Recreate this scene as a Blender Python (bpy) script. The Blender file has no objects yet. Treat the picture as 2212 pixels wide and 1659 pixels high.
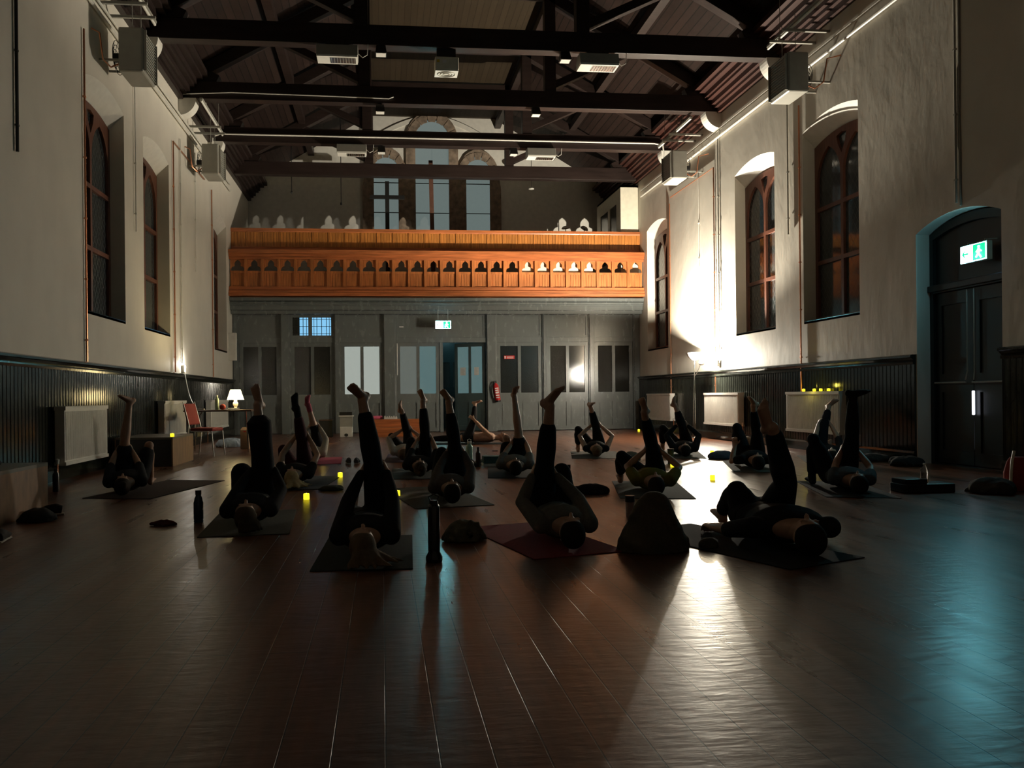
import bpy, bmesh, math, random
from mathutils import Vector, Matrix, noise
random.seed(7)
SC = bpy.context.scene
COL = SC.collection
# ------------------------------------------------------------------ camera
FPX, XP, YP, CAMH = 1661.0, 985.0, 856.4, 1.01
YAW, ROLL = math.atan(159/1661.0), 0.010
ca, sa = math.cos(YAW), math.sin(YAW)
cr, sr = math.cos(ROLL), math.sin(ROLL)
cam_d = bpy.data.cameras.new('camera')
cam = bpy.data.objects.new('camera', cam_d); COL.objects.link(cam); SC.camera = cam
f0 = Vector((sa, ca, 0)); r0 = Vector((ca, -sa, 0)); u0 = Vector((0, 0, 1))
R = cr*r0 - sr*u0; U = sr*r0 + cr*u0
M = Matrix((R, U, -f0)).transposed().to_4x4(); M.translation = (0, 0, CAMH)
cam.matrix_world = M
cam_d.sensor_width = 36; cam_d.lens = FPX/2212*36
cam_d.shift_x = (1106-XP)/2212; cam_d.shift_y = (YP-829.5)/2212
cam_d.clip_start = .05; cam_d.clip_end = 200
# ------------------------------------------------------------------ world, exposure
W = bpy.data.worlds.new('night'); SC.world = W; W.use_nodes = True
W.node_tree.nodes['Background'].inputs[0].default_value = (.02, .03, .045, 1)
W.node_tree.nodes['Background'].inputs[1].default_value = .12
SC.view_settings.view_transform = 'Standard'; SC.view_settings.look = 'None'
SC.view_settings.gamma = 1; SC.view_settings.use_curve_mapping = False
SC.view_settings.exposure = 2.0
SC.cycles.max_bounces = 6; SC.cycles.diffuse_bounces = 4; SC.cycles.glossy_bounces = 3
SC.cycles.transmission_bounces = 4; SC.cycles.sample_clamp_indirect = 3.0
SC.cycles.caustics_reflective = False; SC.cycles.caustics_refractive = False
SC.cycles.use_denoising = True

def ray(px, py):
    u = (px-XP)/FPX; v = (YP-py)/FPX
    uu = u*cr+v*sr; vv = v*cr-u*sr
    return Vector((uu*ca+sa, ca-uu*sa, vv))
def ony(px, py, Y):
    d = ray(px, py); t = Y/d.y; return Vector((d.x*t, Y, CAMH+d.z*t))
def onx(px, py, X):
    d = ray(px, py); t = X/d.x; return Vector((X, d.y*t, CAMH+d.z*t))
def fl(px, py, z=0.0):
    d = ray(px, py); t = (z-CAMH)/d.z; return Vector((d.x*t, d.y*t, z))
# ------------------------------------------------------------------ materials
def nm(name):
    m = bpy.data.materials.new(name); m.use_nodes = True
    nt = m.node_tree; b = nt.nodes['Principled BSDF']; return m, nt, b
def noise_bump(nt, b, scale, strength, stretch=(1, 1, 1), dist=.01, detail=4, col=None, var=0.0, rvar=0.0, rough=.5):
    N = nt.nodes; L = nt.links
    g = N.new('ShaderNodeNewGeometry'); mp = N.new('ShaderNodeMapping'); mp.inputs['Scale'].default_value = stretch
    L.new(g.outputs['Position'], mp.inputs['Vector'])
    n = N.new('ShaderNodeTexNoise'); n.inputs['Scale'].default_value = scale; n.inputs['Detail'].default_value = detail
    L.new(mp.outputs[0], n.inputs['Vector'])
    if strength:
        bp = N.new('ShaderNodeBump'); bp.inputs['Strength'].default_value = strength; bp.inputs['Distance'].default_value = dist
        L.new(n.outputs[0], bp.inputs['Height']); L.new(bp.outputs[0], b.inputs['Normal'])
    if var:
        cr_ = N.new('ShaderNodeValToRGB')
        cr_.color_ramp.elements[0].position = .3; cr_.color_ramp.elements[1].position = .7
        cr_.color_ramp.elements[0].color = (*[c*(1-var) for c in col], 1); cr_.color_ramp.elements[1].color = (*[min(1, c*(1+var)) for c in col], 1)
        L.new(n.outputs[0], cr_.inputs[0]); L.new(cr_.outputs[0], b.inputs['Base Color'])
    if rvar:
        mr = N.new('ShaderNodeMapRange'); mr.inputs[3].default_value = max(0, rough-rvar); mr.inputs[4].default_value = rough+rvar
        L.new(n.outputs[0], mr.inputs[0]); L.new(mr.outputs[0], b.inputs['Roughness'])
    return n
def mat(name, col, rough=.5, metal=0.0, var=0.0, scale=8, bump=0.0, stretch=(1, 1, 1), dist=.01, emit=None, es=0, spec=.5, rvar=0, trans=0, coat=0):
    m, nt, b = nm(name)
    b.inputs['Base Color'].default_value = (*col, 1); b.inputs['Roughness'].default_value = rough
    b.inputs['Metallic'].default_value = metal; b.inputs['Specular IOR Level'].default_value = spec
    b.inputs['Transmission Weight'].default_value = trans
    b.inputs['Coat Weight'].default_value = coat
    if emit: b.inputs['Emission Color'].default_value = (*emit, 1); b.inputs['Emission Strength'].default_value = es
    noise_bump(nt, b, scale, bump, stretch, dist, col=col, var=var if var else .06, rvar=rvar, rough=rough)
    return m
M_ = {}
M_['plaster'] = mat('plaster', (.66, .62, .54), .6, var=.05, scale=1.6, bump=.3, stretch=(1.2, 1.2, .8), dist=.03, spec=.3)
def plaster_detail():
    m = M_['plaster']; nt = m.node_tree; b = nt.nodes['Principled BSDF']
    N, L = nt.nodes, nt.links
    bp0 = [n for n in N if n.type == 'BUMP'][0]
    g = N.new('ShaderNodeNewGeometry'); mp = N.new('ShaderNodeMapping'); mp.inputs['Scale'].default_value = (1, 1, .5)
    mp.inputs['Rotation'].default_value = (.25, 0, 0)
    n2 = N.new('ShaderNodeTexNoise'); n2.inputs['Scale'].default_value = 9; n2.inputs['Detail'].default_value = 3
    L.new(g.outputs['Position'], mp.inputs[0]); L.new(mp.outputs[0], n2.inputs['Vector'])
    bp = N.new('ShaderNodeBump'); bp.inputs['Strength'].default_value = .18; bp.inputs['Distance'].default_value = .012
    L.new(n2.outputs[0], bp.inputs['Height']); L.new(bp0.outputs[0], bp.inputs['Normal']); L.new(bp.outputs[0], b.inputs['Normal'])
plaster_detail()
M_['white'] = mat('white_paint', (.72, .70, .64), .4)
M_['cream'] = mat('cream_paint', (.72, .68, .56), .45)
M_['blackpaint'] = mat('black_gloss_paint', (.018, .020, .016), .15, var=.3, scale=14, bump=.2, stretch=(1, 1, .3), dist=.008, rvar=.06)
M_['screen'] = mat('grey_gloss_paint', (.150, .165, .162), .26, var=.05, scale=10, bump=.05, stretch=(1, 1, .4), dist=.006, rvar=.06)
M_['teal'] = mat('dark_teal_paint', (.03, .055, .06), .35)
M_['doorblack'] = mat('black_door_paint', (.008, .010, .010), .4)
M_['pine'] = mat('orange_pine', (.46, .155, .045), .38, var=.35, scale=26, bump=.1, stretch=(1, 1, .08), dist=.003)
M_['pine_h'] = mat('orange_pine_rail', (.42, .13, .042), .36, var=.35, scale=26, bump=.1, stretch=(.06, 1, 1), dist=.003)
M_['pine_dark'] = mat('amber_pine', (.44, .165, .035), .38, var=.35, scale=30, bump=.1, stretch=(1, 1, .08), dist=.003)
M_['beam'] = mat('dark_stained_beam', (.022, .014, .012), .45, var=.3, scale=20, bump=.15, stretch=(.08, 1, .6), dist=.004, spec=.3)
M_['cornice'] = mat('red_brown_moulding', (.042, .015, .011), .4, var=.3, scale=20, bump=.1, stretch=(1, .06, 1), dist=.004)
M_['winwood'] = mat('varnished_window_timber', (.13, .047, .028), .4, var=.3, scale=26, bump=.1, stretch=(1, 1, .1), dist=.003)
M_['copper'] = mat('copper_pipe', (.62, .26, .14), .3, metal=.8)
M_['conduit'] = mat('white_conduit', (.66, .64, .58), .35)
M_['greymetal'] = mat('grey_enamel_metal', (.34, .33, .29), .4)
M_['black'] = mat('black_plastic', (.012, .012, .012), .4)
M_['chrome'] = mat('chrome', (.7, .68, .64), .18, metal=1)
M_['ply'] = mat('plywood', (.20, .105, .045), .5, var=.25, scale=16, stretch=(1, 1, .3))
M_['plydark'] = mat('dark_block_top', (.10, .085, .06), .45)
M_['redfab'] = mat('red_fabric', (.32, .04, .03), .85, scale=90, bump=.2, dist=.002)
M_['tabletop'] = mat('dark_table_top', (.10, .05, .035), .3, var=.2)
M_['stone'] = mat('weathered_stone', (.23, .175, .13), .8, var=.4, scale=6, bump=.4, dist=.02)
M_['lead'] = mat('lead_came', (.02, .02, .02), .5)
M_['rubber'] = mat('rubber', (.02, .02, .02), .7)
M_['brownbox'] = mat('brown_carton', (.42, .26, .15), .7)
M_['yellowsticker'] = mat('yellow_sticker', (.7, .5, .05), .5)
M_['paper'] = mat('paper', (.7, .7, .66), .7)
M_['red'] = mat('red_enamel', (.55, .02, .02), .3)
M_['white_label'] = mat('white_label', (.75, .72, .7), .5)

def board_mat(name, c1, c2, axis, width, rough=.5, gap=.05, off=0):
    """boards side by side along one axis, with a dark joint"""
    m, nt, b = nm(name); N, L = nt.nodes, nt.links
    g = N.new('ShaderNodeNewGeometry'); sp = N.new('ShaderNodeSeparateXYZ'); L.new(g.outputs['Position'], sp.inputs[0])
    mul = N.new('ShaderNodeMath'); mul.operation = 'MULTIPLY'; mul.inputs[1].default_value = 1/width; L.new(sp.outputs[axis], mul.inputs[0])
    fr = N.new('ShaderNodeMath'); fr.operation = 'FRACT'; L.new(mul.outputs[0], fr.inputs[0])
    fo = N.new('ShaderNodeMath'); fo.operation = 'FLOOR'; L.new(mul.outputs[0], fo.inputs[0])
    wn = N.new('ShaderNodeTexWhiteNoise'); wn.noise_dimensions = '1D'; L.new(fo.outputs[0], wn.inputs['W'])
    mix = N.new('ShaderNodeMix'); mix.data_type = 'RGBA'; mix.inputs[6].default_value = (*c1, 1); mix.inputs[7].default_value = (*c2, 1)
    ns = N.new('ShaderNodeTexNoise'); ns.inputs['Scale'].default_value = 5; L.new(g.outputs['Position'], ns.inputs['Vector'])
    ad = N.new('ShaderNodeMath'); ad.operation = 'MULTIPLY_ADD'; ad.inputs[1].default_value = .5; L.new(wn.outputs[0], ad.inputs[0])
    h = N.new('ShaderNodeMath'); h.operation = 'MULTIPLY'; h.inputs[1].default_value = .5; L.new(ns.outputs[0], h.inputs[0]); L.new(h.outputs[0], ad.inputs[2])
    L.new(ad.outputs[0], mix.inputs[0])
    lt = N.new('ShaderNodeMath'); lt.operation = 'GREATER_THAN'; lt.inputs[1].default_value = gap; L.new(fr.outputs[0], lt.inputs[0])
    mix2 = N.new('ShaderNodeMix'); mix2.data_type = 'RGBA'; mix2.inputs[6].default_value = (.006, .005, .004, 1)
    L.new(lt.outputs[0], mix2.inputs[0]); L.new(mix.outputs[2], mix2.inputs[7]); L.new(mix2.outputs[2], b.inputs['Base Color'])
    bp = N.new('ShaderNodeBump'); bp.inputs['Strength'].default_value = .6; bp.inputs['Distance'].default_value = .008
    L.new(lt.outputs[0], bp.inputs['Height']); L.new(bp.outputs[0], b.inputs['Normal'])
    b.inputs['Roughness'].default_value = rough; b.inputs['Specular IOR Level'].default_value = .12
    return m
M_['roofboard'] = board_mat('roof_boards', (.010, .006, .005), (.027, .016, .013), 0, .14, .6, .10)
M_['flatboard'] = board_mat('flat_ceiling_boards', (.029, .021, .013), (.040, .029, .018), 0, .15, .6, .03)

def floor_mat():
    m, nt, b = nm('varnished_floorboards'); N, L = nt.nodes, nt.links
    g = N.new('ShaderNodeNewGeometry'); mp = N.new('ShaderNodeMapping'); mp.inputs['Rotation'].default_value = (0, 0, math.pi/2)
    L.new(g.outputs['Position'], mp.inputs[0])
    br = N.new('ShaderNodeTexBrick'); br.inputs['Scale'].default_value = 1; br.inputs['Brick Width'].default_value = 3.1
    br.inputs['Row Height'].default_value = .152; br.inputs['Mortar Size'].default_value = .0028; br.inputs['Mortar Smooth'].default_value = .25
    br.inputs['Color1'].default_value = (.115, .043, .020, 1); br.inputs['Color2'].default_value = (.165, .066, .032, 1); br.inputs['Mortar'].default_value = (.008, .004, .003, 1)
    br.offset = .37; br.squash = 1
    L.new(mp.outputs[0], br.inputs['Vector'])
    mp2 = N.new('ShaderNodeMapping'); mp2.inputs['Scale'].default_value = (1, .12, 1); L.new(g.outputs['Position'], mp2.inputs[0])
    n = N.new('ShaderNodeTexNoise'); n.inputs['Scale'].default_value = 22; n.inputs['Detail'].default_value = 6; L.new(mp2.outputs[0], n.inputs['Vector'])
    mix = N.new('ShaderNodeMix'); mix.data_type = 'RGBA'; mix.blend_type = 'MULTIPLY'; mix.inputs[0].default_value = .6
    rp = N.new('ShaderNodeValToRGB'); rp.color_ramp.elements[0].color = (.5, .5, .5, 1); rp.color_ramp.elements[1].color = (1.3, 1.2, 1.15, 1)
    rp.color_ramp.elements[0].position = .3; rp.color_ramp.elements[1].position = .7
    L.new(n.outputs[0], rp.inputs[0]); L.new(br.outputs['Color'], mix.inputs[6]); L.new(rp.outputs[0], mix.inputs[7]); L.new(mix.outputs[2], b.inputs['Base Color'])
    n2 = N.new('ShaderNodeTexNoise'); n2.inputs['Scale'].default_value = 7; n2.inputs['Detail'].default_value = 5; L.new(mp2.outputs[0], n2.inputs['Vector'])
    mr = N.new('ShaderNodeMapRange'); mr.inputs[3].default_value = .20; mr.inputs[4].default_value = .42
    L.new(n2.outputs[0], mr.inputs[0]); L.new(mr.outputs[0], b.inputs['Roughness'])
    mp3 = N.new('ShaderNodeMapping'); mp3.inputs['Scale'].default_value = (.5, 1.6, 1); L.new(g.outputs['Position'], mp3.inputs[0])
    n3 = N.new('ShaderNodeTexNoise'); n3.inputs['Scale'].default_value = 14; n3.inputs['Detail'].default_value = 3; L.new(mp3.outputs[0], n3.inputs['Vector'])
    bp1 = N.new('ShaderNodeBump'); bp1.inputs['Strength'].default_value = .5; bp1.inputs['Distance'].default_value = .006; bp1.invert = True
    L.new(br.outputs['Fac'], bp1.inputs['Height'])
    bp2 = N.new('ShaderNodeBump'); bp2.inputs['Strength'].default_value = .38; bp2.inputs['Distance'].default_value = .006
    L.new(n3.outputs[0], bp2.inputs['Height']); L.new(bp1.outputs[0], bp2.inputs['Normal']); L.new(bp2.outputs[0], b.inputs['Normal'])
    b.inputs['Specular IOR Level'].default_value = .5
    return m
M_['floor'] = floor_mat()

def lattice_mat():
    m, nt, b = nm('leaded_dark_glass'); N, L = nt.nodes, nt.links
    g = N.new('ShaderNodeNewGeometry'); sp = N.new('ShaderNodeSeparateXYZ'); L.new(g.outputs['Position'], sp.inputs[0])
    outs = []
    for s in (1, -1):
        a = N.new('ShaderNodeMath'); a.operation = 'MULTIPLY_ADD'; a.inputs[1].default_value = 1.45*s*1.0
        L.new(sp.outputs[1], a.inputs[0]); L.new(sp.outputs[2], a.inputs[2])
        k = N.new('ShaderNodeMath'); k.operation = 'MULTIPLY'; k.inputs[1].default_value = 1/.17; L.new(a.outputs[0], k.inputs[0])
        f = N.new('ShaderNodeMath'); f.operation = 'FRACT'; L.new(k.outputs[0], f.inputs[0])
        c = N.new('ShaderNodeMath'); c.operation = 'LESS_THAN'; c.inputs[1].default_value = .09; L.new(f.outputs[0], c.inputs[0]); outs.append(c)
    mx = N.new('ShaderNodeMath'); mx.operation = 'MAXIMUM'; L.new(outs[0].outputs[0], mx.inputs[0]); L.new(outs[1].outputs[0], mx.inputs[1])
    mix = N.new('ShaderNodeMix'); mix.data_type = 'RGBA'; mix.inputs[6].default_value = (.045, .055, .058, 1); mix.inputs[7].default_value = (.012, .012, .012, 1)
    L.new(mx.outputs[0], mix.inputs[0]); L.new(mix.outputs[2], b.inputs['Base Color'])
    mr = N.new('ShaderNodeMapRange'); mr.inputs[3].default_value = .06; mr.inputs[4].default_value = .6; L.new(mx.outputs[0], mr.inputs[0]); L.new(mr.outputs[0], b.inputs['Roughness'])
    b.inputs['Specular IOR Level'].default_value = .9
    return m
M_['lattice'] = lattice_mat()
M_['darkglass'] = mat('dark_obscured_glass', (.012, .013, .012), .16, bump=.25, scale=40, dist=.01, spec=.8)
M_['pebbleglass'] = mat('pebbled_glass', (.02, .02, .018), .12, bump=1.0, scale=90, dist=.02, spec=1.0)
M_['sheenglass'] = mat('rippled_dark_glass', (.02, .02, .018), .07, bump=.22, scale=60, dist=.004, spec=.5)
def lit(name, col, s): return mat(name, (.05, .05, .05), .3, emit=col, es=s)
M_['dusk'] = lit('street_lit_frosted_glass', (.30, .38, .36), .10)
M_['lobby_pane'] = lit('lobby_lit_glass', (.46, .51, .46), .18)
M_['lobby_dim'] = lit('lobby_dim_glass', (.24, .28, .25), .10)
M_['blue_pane'] = lit('lit_leaded_blue_glass', (.22, .55, .85), .26)
M_['cyan_pane'] = lit('teal_lit_glass', (.14, .27, .28), .12)
M_['exit_face'] = lit('exit_sign_face', (.28, .92, 1.0), 30.0)
M_['exit_face_side'] = lit('exit_sign_face_side', (.25, .85, 1.0), 26.0)
M_['exit_green'] = lit('exit_sign_green', (.0, .55, .17), .6)
M_['shade'] = lit('lit_lampshade', (1.0, .78, .36), 3.6)
M_['bulb'] = lit('lamp_bulb', (1.0, .9, .7), 30.0)
M_['candle'] = lit('led_candle_yellow', (1.0, .80, .02), .42)
M_['candle_w'] = lit('led_candle_amber', (1.0, .72, .12), .9)
M_['gaplight'] = lit('daylight_gap', (.8, .85, 1.0), .5)
def cloth(name, col, rough=.9, scale=60): return mat(name, col, rough, scale=scale, bump=.15, dist=.004, var=.12, spec=.2)
# ------------------------------------------------------------------ mesh helpers
def rotm(rx=0, ry=0, rz=0):
    return Matrix.Rotation(rz, 3, 'Z') @ Matrix.Rotation(ry, 3, 'Y') @ Matrix.Rotation(rx, 3, 'X')
class MB:
    def __init__(s): s.v = []; s.f = []
    def add(s, vs, fs):
        o = len(s.v); s.v += [Vector(v) for v in vs]; s.f += [tuple(i+o for i in f) for f in fs]; return s
    def box(s, x0, x1, y0, y1, z0, z1, m=None, c=None):
        vs = [Vector((x, y, z)) for x in (x0, x1) for y in (y0, y1) for z in (z0, z1)]
        if m: vs = [m @ (v-Vector(c))+Vector(c) for v in vs]
        return s.add(vs, [(0, 1, 3, 2), (4, 6, 7, 5), (0, 4, 5, 1), (2, 3, 7, 6), (0, 2, 6, 4), (1, 5, 7, 3)])
    def bar(s, a, b, w, h, up=(0, 0, 1)):
        """rectangular bar from a to b; w across, h along up"""
        a, b = Vector(a), Vector(b); d = (b-a).normalized(); upv = Vector(up); x = d.cross(upv)
        if x.length < 1e-4: x = d.cross(Vector((1, 0, 0)))
        x.normalize(); y = x.cross(d)
        vs = [p+x*i*w/2+y*j*h/2 for p in (a, b) for i in (-1, 1) for j in (-1, 1)]
        return s.add(vs, [(0, 1, 3, 2), (4, 6, 7, 5), (0, 4, 5, 1), (2, 3, 7, 6), (0, 2, 6, 4), (1, 5, 7, 3)])
    def tube(s, pts, r, n=10):
        pts = [Vector(p) for p in pts]; rs = r if isinstance(r, (list, tuple)) else [r]*len(pts)
        return s.loft([(p, q, q) for p, q in zip(pts, rs)], n)
    def loft(s, st, n=14, ref=None):
        """st: (point, rx, ry); rx lies along ref's cross direction"""
        o = len(s.v); k = len(st); prev = None
        for i, (p, rx, ry) in enumerate(st):
            a = Vector(st[max(0, i-1)][0]); b = Vector(st[min(k-1, i+1)][0]); d = (b-a).normalized()
            if ref is not None: x = Vector(ref) - d*d.dot(Vector(ref))
            elif prev is not None: x = prev - d*d.dot(prev)
            else: x = d.cross(Vector((0, 0, 1))) if abs(d.z) < .9 else d.cross(Vector((0, 1, 0)))
            if x.length < 1e-5: x = d.orthogonal()
            x.normalize(); prev = x; y = d.cross(x)
            for j in range(n):
                t = 2*math.pi*j/n; s.v.append(Vector(p)+x*math.cos(t)*rx+y*math.sin(t)*ry)
        for i in range(k-1):
            for j in range(n):
                s.f.append((o+i*n+j, o+i*n+(j+1) % n, o+(i+1)*n+(j+1) % n, o+(i+1)*n+j))
        s.f.append(tuple(o+j for j in reversed(range(n)))); s.f.append(tuple(o+(k-1)*n+j for j in range(n)))
        return s
    def lathe(s, prof, c=(0, 0, 0), n=24, m=None):
        c = Vector(c); o = len(s.v)
        for r, z in prof:
            for j in range(n):
                t = 2*math.pi*j/n; p = Vector((r*math.cos(t), r*math.sin(t), z))
                if m: p = m @ p
                s.v.append(c+p)
        for i in range(len(prof)-1):
            for j in range(n):
                s.f.append((o+i*n+j, o+i*n+(j+1) % n, o+(i+1)*n+(j+1) % n, o+(i+1)*n+j))
        s.f.append(tuple(o+j for j in reversed(range(n)))); s.f.append(tuple(o+(len(prof)-1)*n+j for j in range(n)))
        return s
    def ell(s, c, rx, ry, rz, m=None, nu=14, nv=9):
        c = Vector(c); vs = []; fs = []
        for i in range(1, nv):
            ph = math.pi*i/nv
            for j in range(nu):
                t = 2*math.pi*j/nu; vs.append(Vector((rx*math.sin(ph)*math.cos(t), ry*math.sin(ph)*math.sin(t), rz*math.cos(ph))))
        vs += [Vector((0, 0, rz)), Vector((0, 0, -rz))]; a = len(vs)-2; b = a+1
        for i in range(nv-2):
            for j in range(nu): fs.append((i*nu+j, (i+1)*nu+j, (i+1)*nu+(j+1) % nu, i*nu+(j+1) % nu))
        for j in range(nu): fs.append((a, j, (j+1) % nu)); fs.append((b, (nv-2)*nu+(j+1) % nu, (nv-2)*nu+j))
        if m: vs = [m @ v for v in vs]
        return s.add([c+v for v in vs], fs)
    def poly(s, pts, t):
        """prism: closed outline pts (3-D, planar) pushed by vector t"""
        n = len(pts); P = [Vector(p) for p in pts]; t = Vector(t)
        return s.add(P+[p+t for p in P], [tuple(reversed(range(n))), tuple(range(n, 2*n))]+[(i, (i+1) % n, n+(i+1) % n, n+i) for i in range(n)])
    def mesh(s, name):
        me = bpy.data.meshes.new(name); me.from_pydata([tuple(v) for v in s.v], [], s.f); me.validate()
        bm = bmesh.new(); bm.from_mesh(me); bmesh.ops.recalc_face_normals(bm, faces=bm.faces); bm.to_mesh(me); bm.free()
        return me
    def build(s, name, material, parent=None, smooth=False, bevel=0):
        return link(s.mesh(name), name, material, parent, smooth, bevel)
def link(me, name, material, parent=None, smooth=False, bevel=0):
    if isinstance(material, str): material = M_[material]
    me.materials.clear(); me.materials.append(material)
    if smooth:
        for p in me.polygons: p.use_smooth = True
        try: me.set_sharp_from_angle(angle=math.radians(40))
        except Exception: pass
    o = bpy.data.objects.new(name, me); COL.objects.link(o)
    if parent: o.parent = parent
    if bevel:
        b = o.modifiers.new('bevel', 'BEVEL'); b.width = bevel; b.segments = 2; b.limit_method = 'ANGLE'
    return o
def tag(o, label=None, cat=None, group=None, kind=None):
    if label: o['label'] = label
    if cat: o['category'] = cat
    if group: o['group'] = group
    if kind: o['kind'] = kind
    return o
def thing(name, loc, label, cat, group=None, rz=0):
    o = bpy.data.objects.new(name, None); COL.objects.link(o); o.location = loc; o.rotation_euler = (0, 0, rz)
    o.empty_display_size = .1
    return tag(o, label, cat, group)
def struct(o): o['kind'] = 'structure'; return o
def copy_tree(o, parent=None):
    c = o.copy(); COL.objects.link(c); c.parent = parent
    for ch in list(o.children): copy_tree(ch, c)
    return c
def plate(outer, holes, th, fn, name='p'):
    """flat sheet with holes in (u,v), thickness th from w=0 to w=th; fn maps (u,v,w) to 3-D"""
    cu = bpy.data.curves.new(name, 'CURVE'); cu.dimensions = '2D'; cu.fill_mode = 'BOTH'; cu.extrude = th/2
    for pl in [outer]+list(holes):
        sp = cu.splines.new('POLY'); sp.points.add(len(pl)-1)
        for q, p in zip(sp.points, pl): q.co = (p[0], p[1], 0, 1)
        sp.use_cyclic_u = True
    ob = bpy.data.objects.new(name, cu); COL.objects.link(ob)
    dg = bpy.context.evaluated_depsgraph_get(); dg.update()
    me = bpy.data.meshes.new_from_object(ob.evaluated_get(dg))
    bpy.data.objects.remove(ob); bpy.data.curves.remove(cu)
    for v in me.vertices: v.co = Vector(fn(v.co.x, v.co.y, v.co.z+th/2))
    bm = bmesh.new(); bm.from_mesh(me); bmesh.ops.remove_doubles(bm, verts=bm.verts, dist=1e-5)
    bmesh.ops.recalc_face_normals(bm, faces=bm.faces); bm.to_mesh(me); bm.free()
    for p in me.polygons: p.use_smooth = False
    me.name = name
    return me
def rect(u0, u1, v0, v1): return [(u0, v0), (u1, v0), (u1, v1), (u0, v1)]
def segarch(u0, u1, v0, vs, rise, n=12):
    pts = [(u0, v0), (u1, v0)]; w = (u1-u0)/2; r = (w*w+rise*rise)/(2*rise); cy = vs+rise-r; c = (u0+u1)/2
    a0 = math.asin(w/r)
    for i in range(n+1):
        a = a0-2*a0*i/n; pts.append((c+r*math.sin(a), cy+r*math.cos(a)))
    return pts
def lancet(u0, u1, v0, vs, n=7, k=1.0):
    """pointed arch; k: radius over width"""
    w = u1-u0; r = w*k; pts = [(u0, v0), (u1, v0)]; c = (u0+u1)/2
    a1 = math.acos(max(-1, min(1, (r-w/2)/r)))
    for i in range(n+1): a = a1*i/n; pts.append((u1-r+r*math.cos(a), vs+r*math.sin(a)))
    for i in range(n-1, -1, -1): a = a1*i/n; pts.append((u0+r-r*math.cos(a), vs+r*math.sin(a)))
    return pts
# ------------------------------------------------------------------ the hall
XL, XR, Y0, YG, YS, YB = -4.13, 7.5, -3.0, 21.5, 21.9, 24.6
ZW, XC = 7.25, 1.69
WIN = [(11.45, 13.06), (14.05, 15.7), (19.6, 21.15)]
WINL = [(11.3, 12.92), (13.92, 15.55), (19.55, 21.1)]
SILL, SPR = 2.27, 5.62
MB().box(XL-.5, XR+.5, Y0-.3, YB+.3, -.2, 0).build('floor', 'floor')
struct(bpy.data.objects['floor'])
DOOR = (8.66, 10.16)
def rw(u, v, w): return (XR+w, u, v)
def lw(u, v, w): return (XL-w, u, v)
holes = [segarch(a, b, SILL, SPR, .14) for a, b in WIN]
# the right wall stands in two lengths, on either side of the exit doorway
dz = 3.22
outer = [(Y0, 0), (DOOR[0], 0)]+[p for p in reversed(segarch(DOOR[0], DOOR[1], 0, dz, .17)[2:])]+[(DOOR[1], 0), (YB, 0), (YB, ZW), (Y0, ZW)]
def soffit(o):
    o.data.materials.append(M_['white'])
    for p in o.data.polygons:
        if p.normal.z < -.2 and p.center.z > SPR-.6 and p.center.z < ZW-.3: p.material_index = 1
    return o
def splay(me, wins):
    for v in me.vertices:
        if (v.co.x > XR+.1 or v.co.x < XL-.1) and v.co.z > SPR-.5 and v.co.z < ZW-.2:
            for a, b in wins:
                if a-.01 <= v.co.y <= b+.01: v.co.z -= .30
    return me
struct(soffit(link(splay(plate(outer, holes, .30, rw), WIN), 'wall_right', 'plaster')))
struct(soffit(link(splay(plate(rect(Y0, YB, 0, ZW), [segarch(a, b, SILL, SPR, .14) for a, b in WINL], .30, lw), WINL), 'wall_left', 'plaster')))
struct(MB().box(XR+.42, XR+.5, Y0, YB, 0, ZW).build('wall_right_outer', 'doorblack')); struct(MB().box(XL-.5, XL-.42, Y0, YB, 0, ZW).build('wall_left_outer', 'doorblack'))
# upper rear wall behind the gallery, with its gable
RZ, RS, FH, FZ = 7.70, .615, 2.0, 9.96      # roof height at the walls, slope, half width and height of the flat boarding
gab = [(XL, 3.3), (XR, 3.3), (XR, RZ), (XC+FH+.02, FZ), (XC-FH-.02, FZ), (XL, RZ)]
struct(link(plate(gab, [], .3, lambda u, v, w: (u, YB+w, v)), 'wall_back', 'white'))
MB().box(XL-.5, XR+.5, YB+.001, YB+.3, 0, 3.3).build('wall_back_lower', 'plaster')
struct(bpy.data.objects['wall_back_lower'])
MB().box(XL-.5, XR+.5, Y0-.3, Y0, 0, FZ+.1).build('wall_front', 'plaster'); struct(bpy.data.objects['wall_front'])
# roof
def roof():
    mb = MB()
    prof = [(XL-.5, RZ-.5*RS+.0), (XC-FH, FZ), (XC+FH, FZ), (XR+.5, RZ-.5*RS)]
    prof = [(XL-.5, RZ-.5*.615), (XC-FH, FZ), (XC+FH, FZ), (XR+.5, RZ-.5*.615)]
    for i in (0, 2):
        a, b = prof[i], prof[i+1]
        mb.add([(a[0], Y0, a[1]), (b[0], Y0, b[1]), (b[0], YB+.3, b[1]), (a[0], YB+.3, a[1]), (a[0], Y0, a[1]+.15), (b[0], Y0, b[1]+.15), (b[0], YB+.3, b[1]+.15), (a[0], YB+.3, a[1]+.15)],
               [(0, 1, 2, 3), (4, 7, 6, 5), (0, 4, 5, 1), (1, 5, 6, 2), (2, 6, 7, 3), (3, 7, 4, 0)])
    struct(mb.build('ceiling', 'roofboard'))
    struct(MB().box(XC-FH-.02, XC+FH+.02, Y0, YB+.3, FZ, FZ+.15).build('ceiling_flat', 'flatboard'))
roof()
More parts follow.
